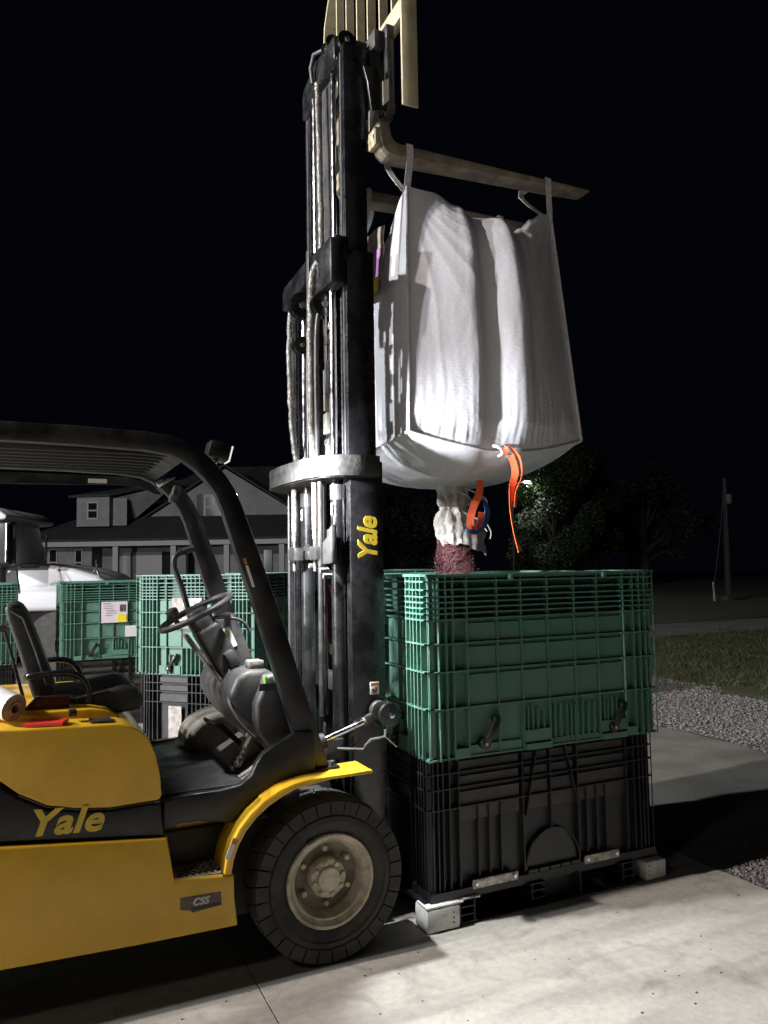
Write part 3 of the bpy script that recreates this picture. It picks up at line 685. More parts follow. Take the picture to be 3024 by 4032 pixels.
# spout
SC = Vector((2.142, 3.70))
def spf(u, v):
    # v 0 bottom .. 1 top
    z = lerp(1.725, 2.075, v); a = 2*PI*u
    r = 0.078+0.020*(1-v)+0.022*math.exp(-((v-0.30)/0.16)**2) - 0.022*math.exp(-((v-0.60)/0.05)**2)+0.02*max(0, v-.85)/.15
    cr = 0.007*math.sin(11*a+3*v+2*noise.noise(Vector((math.cos(a)*2, math.sin(a)*2, v*4))))*(0.4+math.exp(-((v-0.6)/0.25)**2)) + 0.013*noise.noise(Vector((math.cos(a)*3, math.sin(a)*3, v*6)))+0.006*noise.noise(Vector((math.cos(a)*9, math.sin(a)*9, v*12)))
    ex = 1.0+0.75*(1-v)**2*max(0, math.cos(a))**1.0
    r = (r+cr)*ex
    cx = SC.x+0.02*(1-v)
    if v < 0.02: z += 0.02*math.sin(3*a)+0.012*math.sin(7*a)
    z += -0.03*(1-v)**3*math.cos(a)
    return (cx+r*math.cos(a), SC.y+r*math.sin(a)*0.9, z)
MB().grid(spf, 120, 70, True).build('spout', m_spout, bagroot, smooth=True, off=BO)
tie = [(spf(t/40, 0.60)[0]*1.0, spf(t/40, 0.60)[1], spf(t/40, 0.60)[2]) for t in range(40)]
tie = [SC.to_3d()+Vector((0, 0, p[2]))+(Vector((p[0], p[1], 0))-SC.to_3d())*1.05 for p in tie]
MB().tube(tie, 0.004, 6, closed=True).build('tie_cord', m_cord, bagroot, off=BO)
cp = smoothpath([(2.13, 3.62, 2.03), (2.19, 3.58, 1.98), (2.17, 3.55, 1.90), (2.21, 3.53, 1.86), (2.24, 3.50, 1.80)], 6)
MB().tube(cp, 0.0035, 6).build('tie_cord', m_cord, bagroot, off=BO)
cp = smoothpath([(2.16, 3.55, 2.03), (2.24, 3.50, 1.97), (2.225, 3.50, 1.88), (2.25, 3.48, 1.80), (2.245, 3.48, 1.76)], 6)
MB().tube(cp, 0.0035, 6).build('tie_cord', m_cord, bagroot, off=BO)
# orange and blue straps
pR = smoothpath([(2.115, 3.15, 2.195), (2.15, 3.135, 2.16), (2.18, 3.14, 2.08), (2.165, 3.15, 1.99), (2.155, 3.15, 1.88), (2.17, 3.15, 1.78), (2.205, 3.15, 1.685)], 8)
ribbon(pR, (1, 0, 0), 0.034, 0.003, twist=lambda t: 0.9*math.sin(5.5*t+0.5)).build('orange_strap', m_org, bagroot, off=BO)
pR2 = smoothpath([(2.14, 3.14, 2.20), (2.185, 3.11, 2.15), (2.205, 3.12, 2.06), (2.185, 3.14, 1.98), (2.178, 3.145, 1.90)], 8)
ribbon(pR2, (0.6, 1, 0), 0.026, 0.003, twist=lambda t: -0.6+1.2*t).build('orange_strap', m_org, bagroot, off=BO)
pL = smoothpath([(2.172, 3.45, 2.085), (2.165, 3.45, 2.0), (2.125, 3.45, 1.92), (2.105, 3.45, 1.84), (2.13, 3.45, 1.795), (2.17, 3.46, 1.83), (2.185, 3.46, 1.90)], 8)
ribbon(pL, (1, 0.3, 0), 0.040, 0.003, twist=lambda t: 1.0*math.sin(4*t)).build('orange_strap', m_org, bagroot, off=BO)
pB = smoothpath([(2.058, 3.43, 1.832), (2.085, 3.43, 1.80), (2.13, 3.43, 1.795), (2.185, 3.44, 1.83), (2.212, 3.45, 1.89), (2.205, 3.46, 1.95), (2.165, 3.47, 1.99)], 8)
ribbon(pB, (0.6, 0.3, -0.7), 0.034, 0.003, twist=lambda t: 0.5*math.sin(6*t)).build('blue_strap', m_blu, bagroot, off=BO)
for x in (2.075, 2.125): MB().tube(smoothpath([(x, 3.165, 2.205), (x+.01, 3.13, 2.19), (x+.03, 3.13, 2.165), (x+.015, 3.15, 2.15)], 4), 0.007, 8).build('tie_knot', m_cord, bagroot, off=BO)
# document pouch with purple label on the left face
def pou(u, v):
    y = lerp(3.40, 3.80, u); z = lerp(2.98, 3.34, v)
    return (1.585-0.03*math.sin(PI*u)+0.012*noise.noise(Vector((u*4, v*4, 1)))+0.03*v, y, z)
MB().grid(pou, 20, 20).build('document_pouch', m_pouch, bagroot, smooth=True, off=BO)
MB().grid(lambda u, v: (pou(u*.8+.05, v*.6+.08)[0]-0.004,)+tuple(pou(u*.8+.05, v*.6+.08)[1:]), 12, 12).build('purple_label', m_purple, bagroot, smooth=True, off=BO)
MB().grid(lambda u, v: (pou(u*.4+.02, v*.2+.04)[0]-0.009,)+tuple(pou(u*.4+.02, v*.2+.04)[1:]), 6, 6).build('yellow_tag', m_lab_y, bagroot, smooth=True, off=BO)
# falling seed
sd = MB()
octv = [(1, 0, 0), (-1, 0, 0), (0, 1, 0), (0, -1, 0), (0, 0, 1), (0, 0, -1)]
octf = [(0, 2, 4), (2, 1, 4), (1, 3, 4), (3, 0, 4), (2, 0, 5), (1, 2, 5), (3, 1, 5), (0, 3, 5)]
for _ in range(42000):
    t = random.random()**0.95; z = 1.80-t*0.80; q = random.random(); a = random.random()*2*PI
    R = (0.066+0.034*t)*(1+0.22*noise.noise(Vector((math.cos(a)*2, math.sin(a)*2, 1)))+0.12*noise.noise(Vector((math.cos(a)*7, math.sin(a)*7, z*1.5))))
    rr = R*math.sqrt(random.random()) if q < 0.90 else R*(1+abs(random.gauss(0, 0.30))*min(1, t*2.5))
    x = 2.150+0.012*t+rr*math.cos(a)*1.3; y = 3.70+rr*math.sin(a)
    s = random.uniform(.0014, .0023); l = random.uniform(2.0, 4.0)
    sd.add([(x+p[0]*s, y+p[1]*s, z+p[2]*s*l) for p in octv], octf)
tag(sd.build('falling_seed', m_seed), 'stream of reddish treated seed pouring from the bag spout into the green bin', 'seed', kind='stuff')

XF = None
# ================================================================== forklift
FO = (1.14, 3.67, 0.0)
FL = empty('forklift', FO, 'yellow and black counterbalance forklift with its mast fully raised beside the seed bin', 'forklift')
def P(mb, name, m, bevel=0.0, smooth=False, parent=None, seg=2): return mb.build(name, m, parent or FL, bevel=bevel, smooth=smooth, off=FO, seg=seg)
YN, YF = 3.05, 4.29
# ---- frame side plates (yellow) with step
poly = [(-1.35, 0.78), (-0.50, 0.715), (0.50, 0.612), (0.528, 0.452), (0.755, 0.435), (0.757, 0.345), (0.77, 0.24), (0.40, 0.245), (-0.20, 0.262), (-1.35, 0.30)]
for y0, y1 in ((YN, YN+0.03), (YF-0.03, YF)):
    P(MB().prism(poly, y0, y1), 'frame_side', m_yel, bevel=0.009, seg=3)
f = MB(); f.prism([(-1.35, 0.775), (-0.5, 0.71), (0.49, 0.607), (0.49, 0.585), (-0.5, 0.69), (-1.35, 0.75)], YN+0.0305, YN+0.16); P(f, 'frame_top_ledge', m_yel)
f = MB(); f.box(-1.3, 0.95, YN+0.17, YF-0.17, 0.20, 0.58); f.box(0.95, 1.25, YN+0.26, YF-0.26, 0.22, 0.62); P(f, 'chassis', m_blkm, bevel=0.01)
# recess of the step
f = MB(); f.box(0.505, 0.80, YN+0.20, YN+0.205, 0.40, 0.66); f.box(0.498, 0.5045, YN+0.031, YN+0.205, 0.42, 0.61); P(f, 'step_recess', m_yel)
f = MB()
f.box(0.53, 0.752, YN+0.031, YN+0.199, 0.436, 0.442)
for i in range(9):
    for j in range(6):
        f.cyl((0.545+i*0.0245+(j % 2)*.01, YN+0.045+j*0.026, 0.4421), (0.545+i*0.0245+(j % 2)*.01, YN+0.045+j*0.026, 0.4455), 0.0085, 8)
P(f, 'step_tread', m_tread)
h = MB()
for i in range(8):
    for j in range(5): x = 0.556+i*0.0255+(j % 2)*.01; y = YN+0.058+j*0.026; h.box(x-.005, x+.005, y-.006, y+.006, 0.4422, 0.4432)
P(h, 'tread_hole', m_lab_b)
# ---- black lower band under the hood with lettering
band = [(-1.35, 0.80), (-0.5, 0.732), (0.492, 0.614), (0.478, 0.735), (0.44, 0.742), (0.30, 0.738), (0.18, 0.752), (0.08, 0.775), (-0.02, 0.83), (-0.10, 0.90), (-0.5, 0.96), (-1.35, 0.98)]
P(MB().prism(band, 3.075, 3.40), 'lower_panel', m_blk, bevel=0.008, seg=3)
P(MB().prism(band, 3.94, YF-0.025), 'lower_panel', m_blk, bevel=0.008)
# ---- hood (yellow)
hood = [(-1.0, 1.085), (-0.3, 1.080), (0.0, 1.062), (0.20, 1.055), (0.33, 1.048), (0.395, 1.025), (0.435, 0.985), (0.462, 0.92), (0.478, 0.84), (0.484, 0.765), (0.474, 0.750), (0.30, 0.746), (0.18, 0.760), (0.085, 0.783), (-0.012, 0.838), (-0.09, 0.906), (-0.5, 0.968), (-1.0, 0.985)]
P(MB().prism(hood, 3.078, 4.26), 'hood', m_yel, bevel=0.042, seg=6)
hb = MB().tube([(-0.012, 3.0845, 0.833), (0.085, 3.0845, 0.778), (0.18, 3.0845, 0.756), (0.30, 3.0845, 0.742), (0.476, 3.0845, 0.744)], 0.0035, 6); P(hb, 'hood_seal', m_gstl)
# raised seat shelf on the hood
P(MB().prism([(-0.55, 1.07), (-0.55, 1.10), (0.24, 1.088), (0.30, 1.075), (0.34, 1.045), (0.34, 1.03)], 3.24, 4.10), 'seat_deck', m_yel, bevel=0.014, seg=3)
# counterweight
P(MB().prism([(-1.75, 0.35), (-1.90, 0.5), (-1.92, 0.95), (-1.70, 1.12), (-1.36, 1.10), (-1.36, 0.28), (-1.7, 0.28)], 3.06, 4.28), 'counterweight', m_yel, bevel=0.05, seg=3)
# ---- fender arc, flat deck towards the mast
cx, cz = 1.165, 0.345
arc = []
for k in range(15):
    t = math.radians(176-k*5.3); arc.append((cx+0.435*math.cos(t)*1.0, cz+0.428*math.sin(t)))
arc = [(0.712, 0.445), (0.722, 0.50), (0.742, 0.555), (0.775, 0.61), (0.82, 0.660), (0.875, 0.702), (0.94, 0.735), (1.00, 0.752), (1.06, 0.760), (1.15, 0.762), (1.25, 0.762), (1.345, 0.764)]
P(MB().sheet([(a, b) for a, b in arc[:]], 'y', 3.045, 3.22, -0.012), 'fender', m_yel, bevel=0.004, smooth=True)
P(MB().sheet([(a, b) for a, b in arc[:]], 'y', YF-0.17, YF+0.0, -0.012), 'fender', m_yel, smooth=True)
lip = []
for i, (a, b) in enumerate(arc):
    th = 0.030 if i < 7 else (0.024 if i < 9 else 0.014); d = Vector((arc[min(i+1, 11)][0]-arc[max(i-1, 0)][0], arc[min(i+1, 11)][1]-arc[max(i-1, 0)][1])).normalized(); lip.append((a+d.y*th, b-d.x*th))
P(MB().prism([(a+.0004, b-.0004) for a, b in arc]+lip[::-1], 3.040, 3.0505), 'fender_lip', m_yel, bevel=0.003)
P(MB().prism([(a, b-0.0125) for a, b in arc[:9]]+[(1.06, 0.715), (1.0, 0.708), (0.94, 0.692), (0.885, 0.660), (0.835, 0.62), (0.79, 0.57), (0.76, 0.52), (0.745, 0.445)], 3.215, 3.22), 'fender_inner', m_yel)
# warning sticker on the fender
st = MB(); st.grid(lambda u, v: (0.7365+0.030*(u)+0.0, 3.0435, 0.535+0.065*u-0.0+0.024*v-0.0), 1, 1); 
st = MB(); st.add([(0.716, 3.0380, 0.505), (0.734, 3.0380, 0.498), (0.765, 3.0380, 0.570), (0.748, 3.0380, 0.580), (0.716, 3.0398, 0.505), (0.734, 3.0398, 0.498), (0.765, 3.0398, 0.570), (0.748, 3.0398, 0.580)], [(0, 1, 2, 3), (7, 6, 5, 4), (0, 4, 5, 1), (1, 5, 6, 2), (2, 6, 7, 3), (3, 7, 4, 0)])
so = P(st, 'warning_sticker', m_lab_w)
P(MB().add([(0.7405, 3.0370, 0.558), (0.757, 3.0370, 0.551), (0.765, 3.0370, 0.570), (0.748, 3.0370, 0.580)], [(0, 1, 2, 3)]), 'sticker_header', m_lab_o, parent=so)
# ---- floor and cowl side (black)
side = [(0.492, 0.622), (0.497, 0.735), (0.60, 0.742), (0.72, 0.742), (0.80, 0.752), (0.845, 0.785), (0.868, 0.83), (0.895, 0.865), (0.95, 0.895), (1.03, 0.93), (1.12, 0.93), (1.12, 0.77), (1.06, 0.758), (0.97, 0.742), (0.90, 0.715), (0.835, 0.672), (0.79, 0.63), (0.77, 0.605), (0.63, 0.635), (0.55, 0.635), (0.54, 0.622)]
P(MB().prism(side, 3.125, 3.165), 'cab_side_panel', m_blk, bevel=0.01, seg=3)
P(MB().prism(side, 4.17, 4.21), 'cab_side_panel', m_blk)
P(MB().prism([(0.46, 0.68), (0.46, 0.728), (0.84, 0.735), (1.05, 0.86), (1.05, 0.80), (0.86, 0.68)], 3.166, 4.169), 'floor_plate', m_mat, bevel=0.004)
P(MB().prism([(0.475, 0.7285), (0.475, 0.742), (0.80, 0.747), (0.84, 0.737)], 3.17, 4.05), 'floor_mat', m_vin, bevel=0.004)
# ridge of the far wheel arch inside the cab
P(MB().prism([(0.70, 0.74)]+[(0.96-0.23*math.cos(PI*k/16), 0.74+0.165*math.sin(PI*k/16)**.8) for k in range(17)]+[(1.19, 0.70), (0.70, 0.70)], 3.86, 4.165), 'wheel_arch_cover', m_mat, bevel=0.02, seg=3)
# ---- cowl: dash console body
cow = [(0.80, 1.075), (0.835, 1.150), (0.875, 1.180), (0.97, 1.178), (1.02, 1.150), (1.045, 1.08), (1.07, 0.99), (1.085, 0.88), (1.085, 0.78), (0.99, 0.78), (0.965, 0.835), (0.93, 0.875), (0.885, 0.915), (0.845, 0.97), (0.815, 1.02)]
P(MB().prism(cow, 3.32, 3.98), 'dash_console', m_pla, bevel=0.028, seg=4)
# lever housing in front at the near corner
P(MB().prism([(0.935, 1.12), (0.945, 1.162), (1.0, 1.168), (1.035, 1.15), (1.055, 1.09), (1.075, 0.96), (1.085, 0.80), (0.99, 0.80), (0.95, 0.86), (0.90, 0.93), (0.90, 1.04)], 3.25, 3.335), 'lever_housing', m_pla, bevel=0.018, seg=4)
P(MB().prism([(0.912, 1.098), (0.915, 1.128), (1.045, 1.132), (1.04, 1.105), (1.0, 1.108), (0.985, 1.092), (0.95, 1.098)], 3.2485, 3.2505), 'lever_slot', m_lab_b)
P(MB().box(0.90, 0.97, 3.36, 3.44, 1.178, 1.215), 'vent_block', m_mat, bevel=0.01)
for x in (0.950, 0.992):
    lv = MB().tube([(x, 3.27, 1.09), (x-.004, 3.262, 1.12), (x-.006, 3.258, 1.135)], 0.0065, 10); lo = P(lv, 'control_lever', m_latch)
    P(MB().tube([(x-.005, 3.258, 1.118), (x-.008, 3.255, 1.150), (x-.010, 3.254, 1.162)], [0.0075, 0.0085, 0.005], 12), 'knob', m_limek, smooth=True, parent=lo)
# ---- steering column
A0 = Vector((0.93, 3.60, 1.06)); A1 = Vector((0.735, 3.60, 1.385)); dcol = (A1-A0).normalized()
col = MB().bar(A0, A1-dcol*0.03, 0.15, 0.115, (1, 0, 0.6)); P(col, 'steering_column', m_pla, bevel=0.02, seg=3)
P(MB().bar(A0+Vector((-.075, -.02, -.0)), A1+Vector((-.075, -.02, -.055)), 0.10, 0.015, (1, 0, .6)), 'column_trim', m_mat, bevel=0.004)
P(MB().bar(A0+dcol*0.14+Vector((.02, -.09, .0)), A0+dcol*0.22+Vector((.02, -.09, .0)), 0.05, 0.05, (1, 0, .6)), 'column_switch', m_pla, bevel=0.012)
P(MB().cyl(A1-dcol*0.06, A1+dcol*0.015, 0.06, 20), 'column_collar', m_pla, bevel=0.008)
# wheel: plane tilted
wn = Vector((-0.44, 0, 0.90)).normalized(); wx = Vector((wn.z, 0, -wn.x)); wy = Vector((0, 1, 0)); WC = Vector((0.715, 3.60, 1.425)); WR = 0.172
rim = [WC+wx*WR*math.cos(2*PI*k/48)+wy*WR*math.sin(2*PI*k/48) for k in range(48)]
sw = P(MB().tube(rim, 0.0145, 12, closed=True), 'steering_wheel', m_vin, smooth=True)
for a in (90, 210, 330):
    t = math.radians(a); P(MB().bar(WC-wn*0.025, WC+(wx*math.cos(t)+wy*math.sin(t))*(WR-.008), 0.04, 0.014, wn), 'spoke', m_vin, bevel=0.004, parent=sw)
P(MB().cyl(WC-wn*0.05, WC+wn*0.012, 0.045, 24), 'wheel_hub', m_gstl, bevel=0.006, parent=sw)
kp = WC-wx*0.11-wy*0.115
P(MB().tube([kp, kp+wn*0.03, kp+wn*0.045, kp+wn*0.075, kp+wn*0.083], [0.012, 0.012, 0.026, 0.028, 0.012], 16), 'spinner_knob', m_vin, smooth=True, parent=sw)
P(MB().tube(smoothpath([A1+Vector((.03, -.02, .01)), A1+Vector((.10, -.05, .015)), A1+Vector((.18, -.06, -.005)), A1+Vector((.22, -.05, -.06))], 5), 0.008, 10), 'shift_lever', m_vin, smooth=True)
# display panel beside the column
P(MB().bar((0.865, 3.72, 1.40), (0.97, 3.72, 1.13), 0.14, 0.10, (1, 0, .5)), 'instrument_panel', m_pla, bevel=0.02)
P(MB().bar((0.845, 3.644, 1.335), (0.885, 3.644, 1.245), 0.004, 0.075, (1, 0, .5)), 'instrument_label', m_lab_w)
P(MB().bar((0.853, 3.640, 1.322), (0.863, 3.640, 1.30), 0.004, 0.04, (1, 0, .5)), 'green_mark', m_limek)
# pedals
pe = MB().box(-0.045, 0.045, -0.04, 0.04, -0.008, 0.008, Matrix.Translation((0.80, 3.62, 0.91)) @ Matrix.Rotation(math.radians(28), 4, 'Y')); po2 = P(pe, 'brake_pedal', m_gstl, bevel=0.006)
P(MB().bar((0.83, 3.63, 0.90), (0.93, 3.66, 0.80), 0.025, 0.02), 'pedal_arm', m_blkm, parent=po2)
P(MB().bar((0.835, 3.36, 0.765), (0.93, 3.42, 0.90), 0.075, 0.02, (0.6, 0, -.5)), 'accelerator_pedal', m_mat, bevel=0.005)
g_ = MB()
for i in range(5): g_.box(0.815+i*.014, 0.822+i*.014, 3.325, 3.40, 0.757+i*.016, 0.775+i*.018)
P(g_, 'pedal_grip', m_gstl)
# cables running from the console over the cowl
P(MB().tube(smoothpath([(0.845, 3.50, 1.165), (0.825, 3.42, 1.10), (0.805, 3.34, 1.05), (0.83, 3.30, 0.98), (0.88, 3.28, 0.92), (0.93, 3.27, 0.88)], 5), 0.006, 8), 'cable', m_vin, smooth=True)
# ---- seat
def cushion(mb, f, nu, nv): mb.grid(f, nu, nv)
bp = [(-0.075, 1.485), (-0.045, 1.498), (-0.012, 1.490), (0.012, 1.455), (0.050, 1.36), (0.090, 1.25), (0.118, 1.17), (0.125, 1.115), (0.07, 1.095), (0.035, 1.12), (0.010, 1.20), (-0.025, 1.32), (-0.062, 1.43)]
st_ = empty('x', (0, 0, 0), None, None) if False else None
P(MB().prism(bp, 3.40, 3.84), 'seat_backrest', m_vin, bevel=0.022, seg=4)
P(MB().tube([(-0.055, 3.405, 1.475), (-0.005, 3.392, 1.44), (0.045, 3.39, 1.30), (0.085, 3.392, 1.17)], 0.006, 8), 'seat_piping', m_gstl, smooth=True)
sp = [(0.04, 1.135), (0.10, 1.118), (0.20, 1.118), (0.30, 1.135), (0.375, 1.152), (0.425, 1.140), (0.452, 1.105), (0.455, 1.070), (0.43, 1.045), (0.30, 1.035), (0.05, 1.035)]
P(MB().prism(sp, 3.36, 3.86), 'seat_cushion', m_vin, bevel=0.022, seg=4)
P(MB().box(0.0, 0.37, 3.39, 3.83, 1.000, 1.034), 'seat_base', m_blkm, bevel=0.006)
P(MB().bar((-0.075, 3.46, 1.40), (0.0, 3.46, 1.12), 0.035, 0.012, (1, 0, .2)), 'seat_frame_bar', m_gstl, bevel=0.003)
P(MB().cyl((-0.078, 3.44, 1.40), (-0.078, 3.48, 1.40), 0.015, 12), 'seat_frame_knob', m_gstl)
for y, lbl in ((3.355, 0), (3.872, 1)):
    ap = smoothpath([(0.012, y+.04*(1-2*lbl), 1.205), (0.02, y, 1.215), (0.08, y, 1.218), (0.16, y, 1.218), (0.21, y, 1.195), (0.235, y, 1.15), (0.24, y, 1.09), (0.235, y, 1.04)], 5)
    P(MB().tube(ap, 0.0125, 12), 'armrest', m_blkg, smooth=True)
P(MB().cyl((0.01, 3.345, 1.05), (0.01, 3.37, 1.05), 0.012, 12), 'seat_bolt', m_chr)
P(MB().box(0.045, 0.165, 3.30, 3.352, 1.085, 1.135).prism([(0.005, 1.085), (0.045, 1.135), (0.045, 1.085)], 3.301, 3.351), 'seat_side_box', m_dred, bevel=0.004)
P(MB().tube([(0.0, 3.298, 1.086), (0.043, 3.298, 1.137), (0.17, 3.298, 1.138), (0.185, 3.298, 1.125)], 0.005, 8), 'seat_side_rail', m_gstl)
# items fixed on the hood top edge
P(MB().box(0.155, 0.185, 3.15, 3.20, 1.078, 1.100), 'hood_latch', m_latch, bevel=0.006)
P(MB().box(0.228, 0.305, 3.11, 3.20, 1.0565, 1.0595, Matrix.Rotation(0.0, 4, 'Y')), 'hood_decal', m_gstl)
# ---- overhead guard
def railprof(dy0, dy1, name='guard_leg'):
    outer = [(-1.05, 2.165), (-0.09, 2.183), (0.17, 2.182), (0.42, 2.175), (0.52, 2.165), (0.59, 2.142), (0.65, 2.108), (0.70, 2.065), (0.745, 2.015), (0.785, 1.955), (0.815, 1.89), (0.885, 1.70), (0.972, 1.45), (1.085, 1.10), (1.195, 0.765)]
    inner = [(1.085, 0.765), (0.99, 1.075), (0.878, 1.43), (0.79, 1.69), (0.735, 1.86), (0.705, 1.93), (0.665, 1.985), (0.62, 2.030), (0.57, 2.065), (0.52, 2.086), (0.42, 2.100), (0.17, 2.108), (-0.09, 2.110), (-1.05, 2.095)]
    return MB().prism(outer+inner, dy0, dy1)
P(railprof(3.15, 3.205), 'guard_rail', m_blk, bevel=0.006)
P(railprof(3.985, 4.04), 'guard_rail', m_blk, bevel=0.006)
for i in range(7):
    y = 3.285+0.098*i
    P(MB().prism([(-1.0, 2.100), (-1.0, 2.150), (0.40, 2.152), (0.52, 2.140), (0.58, 2.120), (0.60, 2.100), (0.52, 2.095), (0.40, 2.100)], y, y+.022), 'roof_bar', m_dark, bevel=0.003)
P(MB().bar((0.555, 3.2055, 2.115), (0.555, 3.9845, 2.115), 0.10, 0.05, (.5, 0, 1)), 'front_crossmember', m_blk, bevel=0.006)
P(MB().prism([(-0.9, 2.02), (-0.9, 2.096), (0.44, 2.086), (0.53, 2.068), (0.58, 2.04), (0.62, 2.0), (0.58, 2.005), (0.52, 2.035), (0.42, 2.045)], 3.975, 3.984), 'guard_gusset', m_blk)
for y in (3.27, 3.87): P(MB().box(-1.05, -0.97, y, y+.055, 0.98, 2.12), 'rear_leg', m_blk)
P(MB().box(0.27, 0.355, 3.966, 3.974, 2.05, 2.07), 'roof_sticker', m_lab_w)
P(MB().box(1.06, 1.235, 3.135, 3.215, 0.760, 0.773), 'leg_foot', m_blk, bevel=0.003)
P(MB().cyl((1.21, 3.165, .773), (1.21, 3.165, .79), .010, 6), 'foot_bolt', m_dstl)
# stickers on the legs
def legsticker(y, za, zb, x0, sl, m):
    P(MB().add([(x0, y, za), (x0+.012, y, za), (x0+.012-sl*(zb-za), y, zb), (x0-sl*(zb-za), y, zb)], [(0, 1, 2, 3)]), 'leg_sticker', m)
legsticker(3.1488, 1.545, 1.635, 0.857, 0.32, m_lab_w); legsticker(3.1488, 1.64, 1.665, 0.826, 0.32, m_lab_o)
# grab handle on the far leg
hp = smoothpath([(0.735, 3.95, 1.71), (0.690, 3.94, 1.70), (0.672, 3.94, 1.65), (0.71, 3.94, 1.54), (0.745, 3.94, 1.42), (0.77, 3.94, 1.375), (0.82, 3.95, 1.36)], 5)
P(MB().tube(hp, 0.014, 10), 'grab_handle', m_vin, smooth=True)
for x, z in ((0.745, 1.715), (0.83, 1.358)): P(MB().cyl((x-.02, 3.955, z), (x+.03, 3.955, z+.015), .018, 12), 'handle_mount', m_gstl)
P(MB().cyl((0.755, 3.983, 1.84), (0.755, 3.979, 1.84), 0.016, 12), 'leg_hole', m_lab_b)
# work light on the roof corner, mirror lamp below it
wl = P(MB().box(-0.05, 0.045, -0.05, 0.05, -0.038, 0.038, Matrix.Translation((0.745, 3.28, 2.125)) @ Matrix.Rotation(math.radians(14), 4, 'Y')), 'work_light', m_latch, bevel=0.012)
P(MB().box(0.046, 0.050, -0.044, 0.044, -0.034, 0.034, Matrix.Translation((0.745, 3.28, 2.125)) @ Matrix.Rotation(math.radians(14), 4, 'Y')), 'lens', m_lensw, parent=wl)
wsp = bpy.data.lights.new('work_light_beam', 'SPOT'); wsp.energy = 330; wsp.color = (0.94, 0.97, 1.0); wsp.shadow_soft_size = 0.035; wsp.spot_size = math.radians(136); wsp.spot_blend = 0.6
wso = bpy.data.objects.new('work_light_beam', wsp); wso.location = (0.845, 3.28, 2.125); wso.rotation_euler = (0, math.radians(-54), 0); COL.objects.link(wso)
P(MB().bar((0.73, 3.27, 2.10), (0.70, 3.24, 2.03), 0.03, 0.02), 'light_bracket', m_gstl, bevel=0.004)
P(MB().bar((0.575, 3.86, 2.035), (0.655, 3.86, 2.085), 0.05, 0.03), 'mirror_bracket', m_chr, bevel=0.004)
P(MB().cyl((0.64, 3.83, 1.995), (0.672, 3.83, 1.985), 0.045, 24), 'round_lamp', m_gstl, bevel=0.008)
# ---- front wheels
def wheel(yo, sgn, X=1.163, Rr=0.331, name='front_wheel', wdt=0.24, rim_r=0.185):
    Y = lambda h: yo+sgn*h      # h measured inwards from the outer face
    c = (X, 0, Rr); root = MB()
    prof = [(rim_r-.002, Y(.045)), (rim_r+.008, Y(.022)), (rim_r+.03, Y(.010)), (rim_r+.075, Y(.004)), (Rr-.090, Y(.002)), (Rr-.086, Y(.009)), (Rr-.055, Y(.013)), (Rr-.030, Y(.020)), (Rr-.018, Y(.03)), (Rr-.014, Y(.05)), (Rr-.014, Y(wdt-.05)), (Rr-.04, Y(wdt-.012)), (Rr-.09, Y(wdt-.004)), (rim_r, Y(wdt-.03))]
    ty = MB().lathe(prof, c, 'y', 96)
    N = 30; h0e, h1e = 0.006, wdt-0.006
    for k in range(N):
        for side in (0, 1):
            a = 2*PI*(k+0.5*side)/N; wa = 2*PI/N*0.90
            vs = []
            h0, h1 = (h0e, wdt*0.52) if side == 0 else (wdt*0.48, h1e)
            for hh, sk in ((h0, 0.0), (h1, 0.12 if side == 0 else -0.12)):
                for rr in (Rr-.062 if hh in (h0e, h1e) else Rr-.024, Rr-0.010 if hh in (h0e, h1e) else Rr):
                    for da in (-wa/2, wa/2):
                        t = a+da+sk; vs.append((c[0]+rr*math.cos(t), Y(hh), c[2]+rr*math.sin(t)))
            ty.add(vs, [(0, 1, 3, 2), (4, 6, 7, 5), (0, 4, 5, 1), (2, 3, 7, 6), (0, 2, 6, 4), (1, 5, 7, 3)])
    wroot = P(ty, name, m_rub, smooth=True)
    try: wroot.data.set_sharp_from_angle(angle=math.radians(30))
    except Exception: pass
    rp = [(rim_r+.004, Y(.040)), (rim_r+.006, Y(.012)), (rim_r+.001, Y(.006)), (rim_r-.008, Y(.008)), (rim_r-.014, Y(.022)), (rim_r-.024, Y(.030)), (rim_r-.032, Y(.028)), (rim_r-.036, Y(.036)), (rim_r-.042, Y(.075)), (rim_r-.046, Y(.090))]
    P(MB().lathe(rp, c, 'y', 72), 'rim', m_rim, smooth=True, parent=wroot)
    P(MB().lathe([(rim_r-.043, Y(.088)), (0.11, Y(.098)), (0.085, Y(.095)), (0.0, Y(.095))], c, 'y', 48), 'dish', m_dish, smooth=True, parent=wroot)
    P(MB().lathe([(0.078, Y(.094)), (0.078, Y(.048)), (0.074, Y(.043)), (0.050, Y(.043)), (0.049, Y(.030)), (0.045, Y(.026)), (0.0, Y(.025))], c, 'y', 48), 'hub', m_rim, parent=wroot, smooth=True)
    for k in range(8):
        t = 2*PI*k/8+.2; x, z = c[0]+.064*math.cos(t), c[2]+.064*math.sin(t); P(MB().cyl((x, Y(.043), z), (x, Y(.032), z), .0105, 12), 'hub_nut', m_rim, parent=wroot, bevel=.002)
    for k in range(6):
        t = 2*PI*k/6+.55; x, z = c[0]+.112*math.cos(t), c[2]+.112*math.sin(t); P(MB().cyl((x, Y(.098), z), (x, Y(.070), z), .0135, 12, .011), 'lug_nut', m_rim, parent=wroot, bevel=.002)
    P(MB().box(-.012, .012, Y(.004) if sgn > 0 else Y(.02), Y(.02) if sgn > 0 else Y(.004), -.006, .006, Matrix.Translation((c[0]-.09, 0, c[2]+.172)) @ Matrix.Rotation(-.45, 4, 'Y')), 'valve_slot', m_lab_b, parent=wroot)
    return wroot
wheel(3.055, 1); wheel(4.30, -1)
